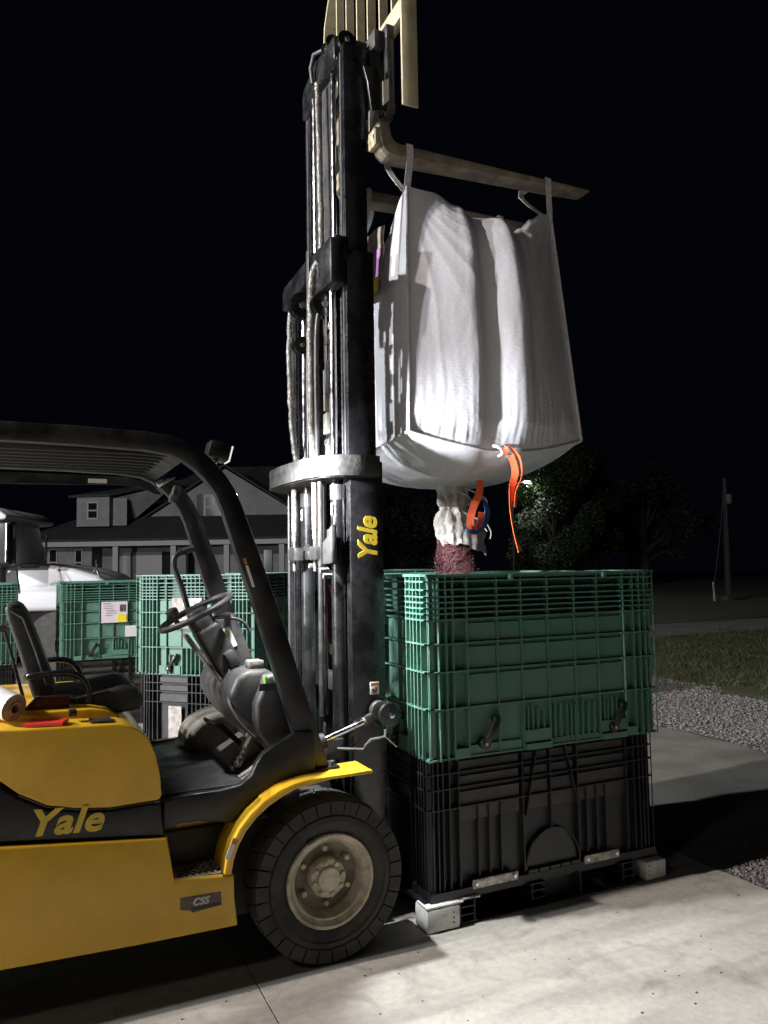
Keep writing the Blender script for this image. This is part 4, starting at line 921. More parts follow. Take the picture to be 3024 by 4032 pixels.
wheel(3.16, 1, -1.0, 0.27, 'rear_wheel', 0.19, 0.14); wheel(4.2, -1, -1.0, 0.27, 'rear_wheel', 0.19, 0.14)
P(MB().cyl((1.165, 3.3, 0.335), (1.165, 4.05, 0.335), 0.085, 20), 'axle', m_blkm)
# ================================================================== mast
XF = mast_xf
def channel(mb, yo, sgn, x0, x1, z0, z1, web=0.022, fl=0.05, ft=0.020):
    # C section: web on the outside (yo), flanges pointing inwards
    a, b = sorted((yo, yo+sgn*web)); mb.box(x0, x1, a, b, z0, z1)
    a, b = sorted((yo+sgn*web, yo+sgn*(web+fl))); mb.box(x0, x0+ft, a, b, z0+.0005, z1-.0005); mb.box(x1-ft, x1, a, b, z0+.0005, z1-.0005)
MN, MF = 3.20, 4.075
for yo, sg in ((MN, 1), (MF, -1)):
    o1 = MB(); channel(o1, yo, sg, 1.325, 1.488, 0.10, 2.105, fl=0.03); P(o1, 'outer_channel', m_blkg, bevel=0.004)
    o2 = MB(); channel(o2, yo+sg*0.026, sg, 1.332, 1.470, 0.16, 3.105, fl=0.045); P(o2, 'middle_channel', m_blkg, bevel=0.003)
    yi = yo if sg > 0 else 3.86
    o3 = MB(); channel(o3, yi+sg*0.054, sg, 1.340, 1.455, 2.00, 4.13, fl=0.05); P(o3, 'inner_channel', m_blkg, bevel=0.003)
    # bright worn running strips on the rear flanges
    ys = sorted((yo+sg*0.052, yo+sg*0.068)); P(MB().box(1.3285, 1.3315, ys[0], ys[1], 0.75, 3.05), 'wear_strip', m_rail)
    ys = sorted((yi+sg*0.084, yi+sg*0.100)); P(MB().box(1.3365, 1.3395, ys[0], ys[1], 2.15, 4.10), 'wear_strip', m_rail)
    ys = sorted((yi+sg*0.115, yi+sg*0.122)); P(MB().box(1.345, 1.36, ys[0], ys[1], 2.15, 4.10), 'wear_strip', m_rail)
# main cylinders
for y, yr in ((3.288, 3.33), (3.712, 3.735)):
    P(MB().cyl((1.300, y, 0.18), (1.300, y, 2.0), 0.034, 28), 'lift_cylinder', m_blkg, smooth=True)
    P(MB().cyl((1.300, yr, 2.0), (1.300, yr, 3.02), 0.0165, 20), 'lift_rod', m_chr, smooth=True)
    P(MB().cyl((1.300, y, 1.93), (1.300, y, 2.0), 0.037, 24), 'cylinder_gland', m_gstl)
    P(MB().box(1.2635, 1.266, y-.022, y-.004, 1.86, 1.915), 'cylinder_label', m_lab_w)
# bottom and top ties of the stages
P(MB().box(1.36, 1.44, 3.29, 4.05, 0.12, 0.30), 'outer_crosstie', m_blkm, bevel=0.006); P(MB().box(1.37, 1.43, 3.30, 4.04, 1.02, 1.10), 'outer_crosstie', m_blkm, bevel=0.006)
cp = [(1.455, 3.170), (1.36, 3.165), (1.285, 3.175), (1.235, 3.205), (1.20, 3.255), (1.178, 3.33), (1.165, 3.42), (1.156, 3.52), (1.150, 3.64), (1.152, 3.76), (1.158, 3.84), (1.18, 3.92), (1.22, 3.98), (1.28, 4.04), (1.33, 4.075)]
hb = MB().sheet(cp, 'z', 2.03, 2.125, 0.016); hbo = P(hb, 'rear_crosshead', m_gstl, bevel=0.003, smooth=True)
P(MB().prism([(a, b) for a, b in cp]+[(1.322, 4.0), (1.322, 3.26)], 2.026, 2.0295, 'z'), 'crosshead_floor', m_blkm)
P(MB().add([(1.1455, 3.62, 2.052), (1.1455, 3.75, 2.052), (1.1455, 3.75, 2.098), (1.1455, 3.62, 2.098)], [(0, 1, 2, 3)]), 'warning_sticker', m_lab_w, parent=hbo)
P(MB().add([(1.1445, 3.66, 2.074), (1.1445, 3.745, 2.074), (1.1445, 3.745, 2.094), (1.1445, 3.66, 2.094)], [(0, 1, 2, 3)]), 'sticker_header', m_lab_o, parent=hbo)
# upper crosshead of the middle stage (angled arm and head block)
P(MB().prism([(3.22, 3.16), (3.56, 3.19), (4.00, 3.17), (4.03, 3.14), (4.03, 3.05), (3.98, 3.03), (3.56, 3.09), (3.22, 3.06)], 1.275, 1.345, 'x'), 'middle_crosshead', m_blkg, bevel=0.006)
P(MB().box(1.25, 1.33, 3.22, 3.53, 2.93, 3.155), 'head_block', m_blkg, bevel=0.018)
P(MB().box(1.242, 1.2485, 3.50, 3.535, 2.86, 3.19), 'head_plate', m_rail, bevel=0.003)
P(MB().cyl((1.235, 3.40, 2.915), (1.235, 3.49, 2.925), 0.010, 12), 'head_bolt', m_rail)
for z in (3.07, 2.99): P(MB().cyl((1.244, 3.47, z), (1.2495, 3.47, z), 0.007, 8), 'head_bolt', m_rail)
# free lift cylinder in the middle and its rod
P(MB().cyl((1.345, 3.42, 2.12), (1.345, 3.42, 3.0), 0.045, 28), 'free_lift_cylinder', m_blkg, smooth=True)
P(MB().cyl((1.345, 3.405, 3.1), (1.345, 3.405, 4.06), 0.013, 16), 'free_lift_rod', m_chr, smooth=True)
P(MB().cyl((1.345, 3.66, 3.1), (1.345, 3.66, 4.08), 0.021, 16), 'free_lift_rod', m_chr, smooth=True)
P(MB().box(1.36, 1.372, 3.44, 3.60, 3.1, 4.1), 'centre_web', m_blkm)
# top crosshead of inner stage
P(MB().prism([(3.30, 4.19), (3.60, 4.25), (3.79, 4.20), (3.81, 4.16), (3.81, 4.04), (3.77, 4.02), (3.60, 4.09), (3.30, 4.07)], 1.325, 1.40, 'x'), 'top_crosshead', m_blkg, bevel=0.008)
P(MB().box(1.31, 1.42, 3.30, 3.47, 4.07, 4.20), 'top_block', m_blkg, bevel=0.02)
P(MB().tube([(1.31, 3.60, 4.12), (1.30, 3.60, 4.20), (1.30, 3.55, 4.245), (1.33, 3.49, 4.24)], 0.011, 10), 'hose_bend', m_vin, smooth=True)
# sheaves
def sheave(x, y, z, r=0.055, t=0.045, ax='y'):
    o = P(MB().lathe([(0.0, -t/2), (r+.006, -t/2), (r+.006, -t/2+.006), (r-.008, -t/2+.012), (r-.008, t/2-.012), (r+.006, t/2-.006), (r+.006, t/2), (0, t/2)], (x, y, z), ax, 32), 'sheave', m_blkg, smooth=True)
    P(MB().cyl(*[tuple(Vector((x, y, z))+Vector((0, 1, 0) if ax == 'y' else (1, 0, 0))*k) for k in (-t/2-.008, t/2+.008)], r*.28, 14), 'axle_pin', m_dstl, parent=o)
sheave(1.27, 3.69, 2.965, 0.062); sheave(1.275, 3.385, 2.875, 0.056); sheave(1.275, 3.715, 2.765, 0.040)
sheave(1.365, 3.285, 4.155, 0.040, 0.05); sheave(1.345, 3.42, 4.215, 0.036, 0.07)
P(MB().prism([(3.62, 3.02), (3.74, 3.02), (3.76, 2.80), (3.74, 2.72), (3.66, 2.72), (3.66, 2.82), (3.63, 2.88)], 1.305, 1.315, 'x'), 'sheave_bracket', m_blkg, bevel=0.003)
P(MB().cyl((1.225, 3.73, 2.80), (1.24, 3.73, 2.80), 0.012, 12), 'bracket_bolt', m_rail)
# chains
def chain(x, y, z0, z1, m=m_dstl, p=0.019):
    mb = MB(); n = int((z1-z0)/p)
    for i in range(n):
        z = z0+i*p; w = 0.008 if i % 2 else 0.005
        mb.box(x-.004, x+.004, y-w, y+w, z, z+p*1.05 if i % 2 else z+p*.9)
    P(mb, 'lift_chain', m)
chain(1.335, 3.30, 2.13, 2.9, m_rail); chain(1.335, 3.47, 2.30, 2.86, m_dstl)
# hoses
def wavy(pts, r, amp, seed, n=14, sub=40):
    path = smoothpath(pts, sub); rr = []; out = []
    for i, p in enumerate(path):
        q = Vector((noise.noise(Vector((p.z*9, seed, 0))), noise.noise(Vector((p.z*9, seed, 5))), 0))*amp
        out.append(p+q); rr.append(r*(1+0.28*noise.noise(Vector((p.z*26, seed, 9)))+.12*noise.noise(Vector((p.z*70, seed, 9)))))
    return MB().tube(out, rr, n)
P(wavy([(1.24, 3.665, 2.09), (1.24, 3.69, 2.16), (1.24, 3.745, 2.26), (1.24, 3.765, 2.36), (1.24, 3.795, 2.6), (1.24, 3.80, 2.80), (1.245, 3.78, 2.97), (1.26, 3.74, 3.035)], 0.0165, 0.006, 1, sub=40), 'wrapped_hose', m_hose, smooth=True)
P(wavy([(1.24, 3.43, 2.10), (1.24, 3.455, 2.2), (1.24, 3.468, 2.45), (1.24, 3.472, 2.75), (1.24, 3.46, 2.95), (1.25, 3.44, 3.06), (1.27, 3.42, 3.10)], 0.020, 0.006, 2, sub=40), 'wrapped_hose', m_hose, smooth=True)
P(wavy([(1.31, 3.50, 3.14), (1.31, 3.50, 3.4), (1.31, 3.515, 3.8), (1.31, 3.53, 4.08)], 0.015, 0.006, 3, sub=60), 'wrapped_hose', m_hose, smooth=True)
P(MB().tube(smoothpath([(1.23, 3.335, 0.95), (1.23, 3.335, 1.5), (1.23, 3.335, 2.02)], 4), 0.0125, 12), 'mast_hose', m_gstl, smooth=True)
P(MB().tube(smoothpath([(1.245, 3.405, 2.13), (1.245, 3.41, 2.6), (1.25, 3.40, 2.80), (1.265, 3.38, 2.88)], 6), 0.011, 12), 'mast_hose', m_gstl, smooth=True)
for y in (3.385, 3.688):
    P(MB().tube([(1.22, y, 1.80), (1.22, y, 2.02)], 0.0125, 12), 'braided_hose', m_brd, smooth=True)
    P(MB().cyl((1.22, y, 1.755), (1.22, y, 1.80), 0.011, 6).cyl((1.22, y, 1.605), (1.22, y, 1.755), 0.007, 10), 'hose_fitting', m_dstl)
    P(MB().box(1.20, 1.25, y-.060, y+.038, 1.655, 1.722), 'hose_clamp', m_gstl, bevel=0.010)
P(MB().cyl((1.26, 3.895, 0.9), (1.26, 3.895, 2.02), 0.0075, 10), 'mast_pipe', m_rail, smooth=True)
P(MB().cyl((1.24, 3.56, 1.74), (1.24, 3.56, 2.02), 0.005, 8), 'mast_pipe', m_gstl)
P(MB().cyl((1.26, 3.36, 0.95), (1.26, 3.36, 2.02), 0.009, 10), 'mast_pipe', m_gstl, smooth=True)
# cast brackets between the cylinders
P(MB().prism([(3.535, 1.79), (3.30, 1.80), (3.27, 1.785), (3.30, 1.74), (3.40, 1.725), (3.40, 1.68), (3.52, 1.68)], 1.262, 1.285, 'x'), 'cylinder_bracket', m_gstl, bevel=0.006)
P(MB().prism([(3.205, 1.815), (3.235, 1.80), (3.27, 1.76), (3.34, 1.73), (3.42, 1.72), (3.42, 1.64), (3.33, 1.635), (3.205, 1.64)], 1.235, 1.260, 'x'), 'cylinder_bracket', m_gstl, bevel=0.006)
for y, z in ((3.29, 1.61), (3.25, 1.585), (3.44, 1.63)): P(MB().cyl((1.21, y, z), (1.25, y, z), 0.012, 6), 'bracket_bolt', m_dstl)
P(MB().prism([(3.64, 1.74), (3.60, 1.70), (3.60, 1.66), (3.72, 1.66), (3.72, 1.70)], 1.262, 1.285, 'x'), 'cylinder_bracket', m_gstl, bevel=0.005)
# clutter inside the mast window: valves, chain anchors
rnd = random.Random(4)
for i, (y, z, w_, h_) in enumerate(((3.365, 2.52, .022, .16), (3.385, 2.46, .018, .20), (3.355, 2.70, .03, .05), (3.375, 2.30, .05, .10), (3.355, 2.21, .06, .03), (3.36, 2.17, .02, .10))):
    P(MB().box(1.272, 1.296, y-w_/2, y+w_/2, z-h_/2, z+h_/2), 'chain_anchor', m_dstl if i % 2 else m_gstl, bevel=0.005)
for y in (3.375, 3.392, 3.409): P(MB().cyl((1.285, y, 2.60), (1.285, y, 2.84), 0.0035, 8), 'chain_link_rod', m_dstl)
# tilt cylinder with clevis
P(MB().cyl((1.02, 3.20, 0.815), (1.19, 3.205, 0.873), 0.034, 20), 'tilt_cylinder', m_blkm, smooth=True)
P(MB().cyl((1.19, 3.205, 0.873), (1.375, 3.18, 0.940), 0.0145, 18), 'tilt_rod', m_chr, smooth=True)
P(MB().cyl((1.365, 3.18, 0.936), (1.385, 3.18, 0.943), 0.019, 16), 'rod_end', m_dstl)
ce = MB().lathe([(0.016, -.016), (0.040, -.016), (0.043, -.010), (0.043, .010), (0.040, .016), (0.016, .016), (0.016, -.016)], (1.435, 3.165, 0.985), 'y', 28); ce.bar((1.375, 3.17, 0.945), (1.41, 3.165, 0.965), 0.03, 0.035)
P(ce, 'clevis', m_gstl, bevel=0.002, smooth=True)
P(MB().cyl((1.475, 3.125, 0.965), (1.475, 3.20, 0.965), 0.055, 28), 'pivot_boss', m_blkg, bevel=0.006)
P(MB().cyl((1.475, 3.108, 0.965), (1.475, 3.125, 0.965), 0.013, 6), 'pivot_pin', m_chr, bevel=0.002)
P(MB().tube([(1.45, 3.13, 0.905), (1.445, 3.125, 0.875), (1.38, 3.13, 0.868), (1.36, 3.14, 0.845), (1.35, 3.15, 0.825), (1.24, 3.18, 0.835)], 0.007, 8), 'grease_line', m_dstl, smooth=True)
P(MB().tube([(1.445, 3.12, 0.875), (1.49, 3.10, 0.83)], 0.003, 6), 'cotter_wire', m_dstl)
P(MB().box(1.215, 1.295, 3.24, 3.30, 0.775, 0.862), 'valve_block', m_gstl, bevel=0.004)
P(MB().cyl((1.18, 3.24, 0.775), (1.18, 3.24, 0.84), 0.022, 14).box(1.165, 1.195, 3.2, 3.23, .775, .80), 'mount_fitting', m_dstl)
P(MB().box(1.10, 1.32, 3.3, 4.05, 0.45, 0.74), 'front_bulkhead', m_blkm, bevel=0.01)
P(MB().cyl((1.44, 3.17, 0.12), (1.44, 3.20, 0.12), 0.04, 16), 'mast_pivot', m_dstl)
# mast sticker and lettering
ms = P(MB().box(1.408, 1.452, 3.1955, 3.1990, 1.05, 1.105), 'warning_sticker', m_lab_w, bevel=0.0015)
P(MB().box(1.411, 1.449, 3.1945, 3.1952, 1.087, 1.102), 'sticker_header', m_lab_o, parent=ms)
P(MB().box(1.420, 1.440, 3.1945, 3.1952, 1.056, 1.066).box(1.416, 1.428, 3.1945, 3.1952, 1.0665, 1.076).box(1.430, 1.444, 3.1945, 3.1952, 1.0665, 1.072).cyl((1.437, 3.1945, 1.078), (1.437, 3.1952, 1.078), .005, 10), 'sticker_figure', m_lab_br, parent=ms)
YT = 3.1985
text_mesh('lettering', 'Yale', 0.128, m_letter, FL, (1.4505, YT, 1.648), FO, rot=(PI/2, -PI/2, 0), shear=0.22, bold=0.0040, sx=0.92, spacing=0.97)
XF = None
text_mesh('lettering', 'Yale', 0.125, m_letter, FL, (0.018, 3.0735, 0.690), FO, rot=(PI/2, math.radians(3.5), 0), shear=0.25, bold=0.0040, sx=1.10, spacing=1.06)
dc = P(MB().prism([(0.548, 0.386), (0.703, 0.382), (0.705, 0.332), (0.595, 0.324), (0.585, 0.334), (0.548, 0.342)], YN-0.0015, YN+0.001), 'decal', m_decal)
text_mesh('decal_lettering', 'CSS', 0.036, m_silver, dc, (0.593, YN-0.002, 0.350), FO, rot=(PI/2, math.radians(1), 0), shear=0.3, bold=0.0016, sx=1.05)
P(MB().box(0.592, 0.70, YN-0.0028, YN-0.0018, 0.3335, 0.3445), 'decal_bar', m_lab_b, parent=dc)
XF = mast_xf
# ---- carriage
ca = MB()
ca.box(1.50, 1.555, 3.24, 4.04, 3.83, 3.91); ca.box(1.50, 1.555, 3.24, 4.04, 4.15, 4.24)
ca.box(1.49, 1.553, 3.27, 3.31, 3.91, 4.15); ca.box(1.49, 1.553, 3.97, 4.01, 3.91, 4.15)
ca.box(1.34, 1.49, 3.30, 3.33, 3.80, 4.20); ca.box(1.46, 1.49, 3.95, 3.98, 3.83, 4.20)
P(ca, 'carriage', m_blkm, bevel=0.006)
P(MB().box(1.556, 1.60, 3.22, 4.06, 3.82, 3.875).box(1.556, 1.60, 3.22, 4.06, 4.20, 4.27).box(1.557, 1.598, 3.222, 3.26, 3.876, 4.199), 'sideshift_frame', m_gstl, bevel=0.006)
P(MB().cyl((1.575, 3.30, 4.16), (1.575, 3.72, 4.16), 0.030, 20), 'sideshift_cylinder', m_rail, smooth=True)
P(MB().cyl((1.555, 3.56, 4.155), (1.555, 3.60, 4.155), 0.04, 20), 'sideshift_gland', m_dstl)
P(MB().cyl((1.60, 3.30, 3.845), (1.60, 3.65, 3.845), 0.022, 16), 'sideshift_bearing', m_rail, smooth=True)
P(MB().prism([(1.530, 3.963), (1.562, 3.985), (1.562, 3.875), (1.530, 3.842)], 3.216, 3.2195), 'carriage_plate', m_wht)
P(MB().prism([(1.459, 3.802), (1.511, 3.833), (1.51, 3.764), (1.458, 3.696)], 3.222, 3.238), 'carriage_hook', m_dstl, bevel=0.004)
P(MB().prism([(1.43, 4.02), (1.528, 4.03), (1.524, 3.82), (1.47, 3.80), (1.45, 3.95)], 3.2205, 3.2395), 'carriage_side_plate', m_latch, bevel=0.004)
for (a, b) in (FYN, FYF):
    fk = [(1.560, 4.26), (1.604, 4.26), (1.606, 3.80), (1.612, 3.76), (1.63, 3.732), (1.66, 3.722), (1.80, 3.721), (2.60, 3.722), (2.84, 3.722), (2.86, 3.716), (2.84, 3.708), (2.60, 3.693), (1.90, 3.667), (1.64, 3.655), (1.60, 3.660), (1.57, 3.685), (1.558, 3.72), (1.555, 3.80)]
    fo_ = P(MB().prism(fk, a, b), 'fork', m_fork, bevel=0.006, seg=3)
    P(MB().cyl((1.548, a+.03, 3.745), (1.548, b-.02, 3.745), 0.026, 18).box(1.53, 1.56, a+.01, b-.01, 3.70, 3.79), 'fork_heel', m_cream, bevel=0.006)
# ---- load backrest
br = MB()
P(MB().box(1.62, 1.705, 3.182, 3.197, 3.855, 5.18), 'backrest_post', m_cream, bevel=0.002)
P(MB().box(1.62, 1.665, 3.1975, 4.20, 4.305, 4.40), 'backrest_rail', m_cream, bevel=0.002)
P(MB().box(1.62, 1.665, 3.1975, 4.10, 5.165, 5.18), 'backrest_rail', m_cream, bevel=0.002)
for y in (3.292, 3.438, 3.588, 3.732, 3.884, 4.032):
    P(MB().box(1.6205, 1.668, y-.006, y+.006, 4.401, 5.1645), 'backrest_bar', m_cream)
P(MB().sheet([(4.245, 4.305), (4.25, 4.86), (4.235, 4.95), (4.18, 5.05), (4.10, 5.17)], 'x', 1.62, 1.70, 0.014), 'backrest_post', m_cream, smooth=False)

XF = None
# ================================================================== things lying on the hood
wr = empty('stretch_wrap_roll', (-0.16, 3.27, 1.09), 'white roll of stretch wrap on a cardboard core lying on the hood behind the seat', 'film roll')
ax = Vector((0.34, -0.40, -0.13)).normalized(); e1 = Vector((-0.030, 3.15, 1.128)); e0 = e1-ax*0.42
WO = (-0.16, 3.27, 1.09)
def ringseg(mb, a, b, ro, ri, n=40):
    d = (b-a).normalized(); u = d.orthogonal().normalized(); v = d.cross(u); vs = []
    for p, r in ((a, ro), (b, ro), (b, ri), (a, ri)):
        for k in range(n): t = 2*PI*k/n; vs.append(p+(u*math.cos(t)+v*math.sin(t))*r)
    fs = []
    for q in range(4):
        q2 = (q+1) % 4
        for k in range(n): l = (k+1) % n; fs.append((q*n+k, q*n+l, q2*n+l, q2*n+k))
    return mb.add(vs, fs)
ringseg(MB(), e0, e1, 0.052, 0.0245).build('film', m_film, wr, smooth=True, off=WO)
ringseg(MB(), e1-ax*.001, e1+ax*.0015, 0.050, 0.0246).build('film_edge', m_card, wr, off=WO)
ringseg(MB(), e0-ax*0.01, e1+ax*0.008, 0.0245, 0.017).build('core', m_card, wr, smooth=True, off=WO)
tag(MB().add([(0.0, 3.10, 1.0655), (0.13, 3.09, 1.0615), (0.155, 3.15, 1.0655), (0.03, 3.17, 1.0700), (0.0, 3.10, 1.076), (0.13, 3.09, 1.072), (0.155, 3.15, 1.076), (0.03, 3.17, 1.0810)], [(0, 3, 2, 1), (4, 5, 6, 7), (0, 1, 5, 4), (1, 2, 6, 5), (2, 3, 7, 6), (3, 0, 4, 7)]).build('paper_pad', m_red), 'bright red paper pad lying on the edge of the yellow forklift hood', 'paper pad')
# ================================================================== sack behind the mast
sk = empty('seed_sack', (2.81, 6.73, 0.0), 'maroon sack with a cream band glimpsed through the mast uprights', 'sack')
def sackf(u, v):
    a = 2*PI*u; r = 0.24*(1+0.15*math.sin(PI*v)); q = (abs(math.cos(a))**2.6+abs(math.sin(a))**2.6)**(-1/2.6)
    n = 0.012*noise.noise(Vector((math.cos(a)*2, math.sin(a)*2, v*3)))
    return ((r*q+n)*math.cos(a)*0.9, (r*q+n)*math.sin(a)*1.2, 0.91+0.55*v)
MB().grid(sackf, 40, 20, True).build('sack_body', m_sack, sk, smooth=True)
MB().grid(lambda u, v: tuple(Vector(sackf(u, 0.0))*1.0+Vector((0, 0, -0.10+0.10*v+0.03*math.sin(2*PI*u)))) , 40, 3, True).build('cream_band', m_sackw, sk, smooth=True)
MB().box(-.2, .2, -.25, .25, 0.0, 0.83).build('stand', m_bbin, sk)
# ================================================================== truck
TK = empty('truck', (-1.2, 11.7, 0), 'white truck parked behind the bins on the left, hood and cab roof showing', 'truck', 0)
def onD(u, D): return r0*u+f0*D
TK.location = onD(-6.75, 12.0); TK.rotation_euler.z = -TH+math.radians(4)
def T(mb, name, m, parent=None, **k): return mb.build(name, m, parent or TK, **k)
cab = [(-1.9, 0.9), (-1.9, 2.55), (-0.9, 2.70), (0.30, 2.72), (0.62, 2.66), (0.82, 2.52), (0.80, 2.46), (0.55, 2.44), (0.72, 1.74), (0.72, 0.9)]
T(MB().prism(cab, 0.0, 2.1), 'cab', m_white_t, bevel=0.05, seg=4)
T(MB().prism([(-0.9, 1.8), (-0.9, 2.42), (0.50, 2.42), (0.66, 1.78)], -0.006, -0.001), 'side_window', m_glass)
T(MB().cyl((0.3, 0.25, 2.80), (0.52, 0.25, 2.81), 0.03, 14, 0.055).box(0.2, 0.32, 0.2, 0.3, 2.72, 2.78), 'air_horn', m_chr)
hd = [(0.70, 1.0), (0.70, 1.72), (0.9, 1.74), (1.05, 1.765), (1.35, 1.75), (1.8, 1.67), (2.15, 1.56), (2.35, 1.42), (2.40, 1.0)]
T(MB().prism(hd, 0.15, 2.0), 'hood', m_white_t, bevel=0.08, seg=4)
T(MB().prism([(0.78, 1.6), (0.86, 1.66), (0.93, 1.66), (0.98, 1.3), (0.78, 1.3)], 0.12, 0.149), 'hood_latch_gap', m_siding)
T(MB().cyl((1.6, 0.5, .5), (1.6, 0.1, .5), .5, 28), 'wheel', m_rub); T(MB().cyl((-1.3, 0.5, .5), (-1.3, 0.1, .5), .5, 28), 'wheel', m_rub)
mr = T(MB().box(0.25, 1.12, -0.55, -0.32, 1.72, 2.40), 'side_mirror', m_latch, bevel=0.05, seg=3)
T(MB().cyl((1.06, -0.57, 1.78), (1.06, -0.57, 2.36), 0.03, 14), 'mirror_chrome', m_chr, parent=mr, smooth=True)
T(MB().tube([(1.2, -0.4, 1.70), (1.42, -0.3, 1.70), (1.46, -0.1, 1.80), (1.40, 0.1, 2.2)], 0.018, 8), 'mirror_arm', m_latch, parent=mr, smooth=True)
T(MB().tube([(2.02, 0.3, 1.45), (2.10, 0.25, 1.62), (2.14, 0.25, 1.68), (2.13, 0.25, 1.80)], 0.014, 8).tube([(2.13, 0.25, 1.66), (2.0, 0.25, 1.46)], 0.012, 8).tube([(2.13, 0.25, 1.66), (2.22, 0.25, 1.46)], 0.012, 8), 'hood_mirror_bracket', m_chr)
# ================================================================== house
HS = empty('house', (0, 0, 0), 'white sided farmhouse with dark roof, gable and dormer, dim behind the truck', 'house', -TH)
HS.location = onD(-10.0, 32.0)
HX = -10.0
def Hh(mb, name, m, parent=None, **k):
    mb.v = [(x-HX, y-32.0, z) for x, y, z in mb.v]; return mb.build(name, m, parent or HS, **k)
def siding(x0, x1, y, z0, z1, mb):
    z = z0; 
    while z < z1-1e-3:
        h = min(0.13, z1-z); mb.add([(x0, y-0.016, z), (x1, y-0.016, z), (x1, y, z+h), (x0, y, z+h), (x0, y+.06, z), (x1, y+.06, z)], [(0, 1, 2, 3), (0, 4, 5, 1)]); z += h
    return mb
Hh(siding(-15.0, -12.6, 33.0, -.2, 2.85, MB()).box(-15.0, -12.6, 33.06, 39, -.2, 2.85), 'left_wing_wall', m_siding)
Hh(siding(-12.55, -4.0, 34.2, -.2, 2.7, MB()).box(-12.55, -4.0, 34.26, 40, -.2, 2.8), 'porch_back_wall', m_siding)
Hh(MB().box(-12.6, -12.56, 33.0, 34.2, -.2, 2.75), 'wing_side', m_siding)
Hh(MB().box(-15.1, -3.2, 31.9, 32.05, 2.66, 2.86), 'fascia', m_trim)
Hh(MB().box(-15.1, -3.2, 32.05, 34.3, 2.70, 2.74), 'porch_ceiling', m_trim)
Hh(MB().add([(-15.3, 31.8, 2.87), (-3.0, 31.8, 2.87), (-3.0, 35.4, 4.15), (-13.6, 35.4, 4.15), (-15.3, 31.8, 2.95), (-3.0, 31.8, 2.95), (-3.0, 35.4, 4.23), (-13.6, 35.4, 4.23)], [(0, 3, 2, 1), (4, 5, 6, 7), (0, 1, 5, 4), (3, 0, 4, 7), (1, 2, 6, 5), (2, 3, 7, 6)]), 'porch_roof', m_roof)
Hh(MB().add([(-13.9, 34.9, 3.70), (-3.0, 34.9, 3.70), (-3.5, 39.5, 6.9), (-9.0, 39.5, 6.9), (-15.0, 38, 3.7), (-3.0, 44, 3.7)], [(0, 1, 2, 3), (0, 3, 4), (1, 5, 2)]), 'main_roof', m_roof)
# front gable
gx0, gx1, gp, gz0, gz1 = -11.1, -3.4, -7.25, 3.80, 6.22
gg = MB(); n = 19
for i in range(n):
    za, zb_ = gz0+(gz1-gz0)*i/n, gz0+(gz1-gz0)*(i+1)/n
    xa0, xa1 = lerp(gx0, gp, i/n), lerp(gx1, gp, i/n); xb0, xb1 = lerp(gx0, gp, (i+1)/n), lerp(gx1, gp, (i+1)/n)
    gg.add([(xa0, 34.984, za), (xa1, 34.984, za), (xb1, 35.0, zb_), (xb0, 35.0, zb_)], [(0, 1, 2, 3)])
Hh(gg, 'gable_wall', m_siding)
Hh(MB().add([(gx0-.25, 34.75, gz0-.12), (gp, 34.75, gz1+.10), (gp, 40, gz1+.10), (gx0-.25, 40, gz0-.12), (gx0-.25, 34.75, gz0-.03), (gp, 34.75, gz1+.2), (gp, 40, gz1+.2), (gx0-.25, 40, gz0-.03)], [(0, 1, 2, 3), (4, 7, 6, 5), (0, 4, 5, 1)]), 'gable_roof', m_roof)
Hh(MB().add([(gx1+.25, 34.75, gz0-.12), (gp, 34.75, gz1+.10), (gp, 40, gz1+.10), (gx1+.25, 40, gz0-.12), (gx1+.25, 34.75, gz0-.03), (gp, 34.75, gz1+.2), (gp, 40, gz1+.2), (gx1+.25, 40, gz0-.03)], [(0, 3, 2, 1), (4, 5, 6, 7), (0, 1, 5, 4)]), 'gable_roof', m_roof)
def window(x0, x1, y, z0, z1, fr=0.09):
    w_ = Hh(MB().box(x0-fr, x1+fr, y-.06, y-.017, z0-fr, z1+fr), 'window', m_trim)
    Hh(MB().box(x0, x1, y-.066, y-.061, z0, z1), 'pane', m_win, parent=w_)
    Hh(MB().box(x0, x1, y-.075, y-.0665, (z0+z1)/2-.03, (z0+z1)/2+.03), 'sash', m_trim, parent=w_)
window(-8.12, -7.70, 34.98, 3.98, 4.93, 0.10); window(-7.50, -7.08, 34.98, 3.98, 4.93, 0.10)
Hh(MB().box(-8.52, -8.25, 34.93, 34.97, 3.9, 5.05), 'shutter', m_win); Hh(MB().box(-6.95, -6.68, 34.93, 34.97, 3.9, 5.05), 'shutter', m_win)
window(-14.33, -14.06, 33.0, 1.5, 2.56, 0.05); window(-13.22, -12.98, 33.0, 1.5, 2.52, 0.05)
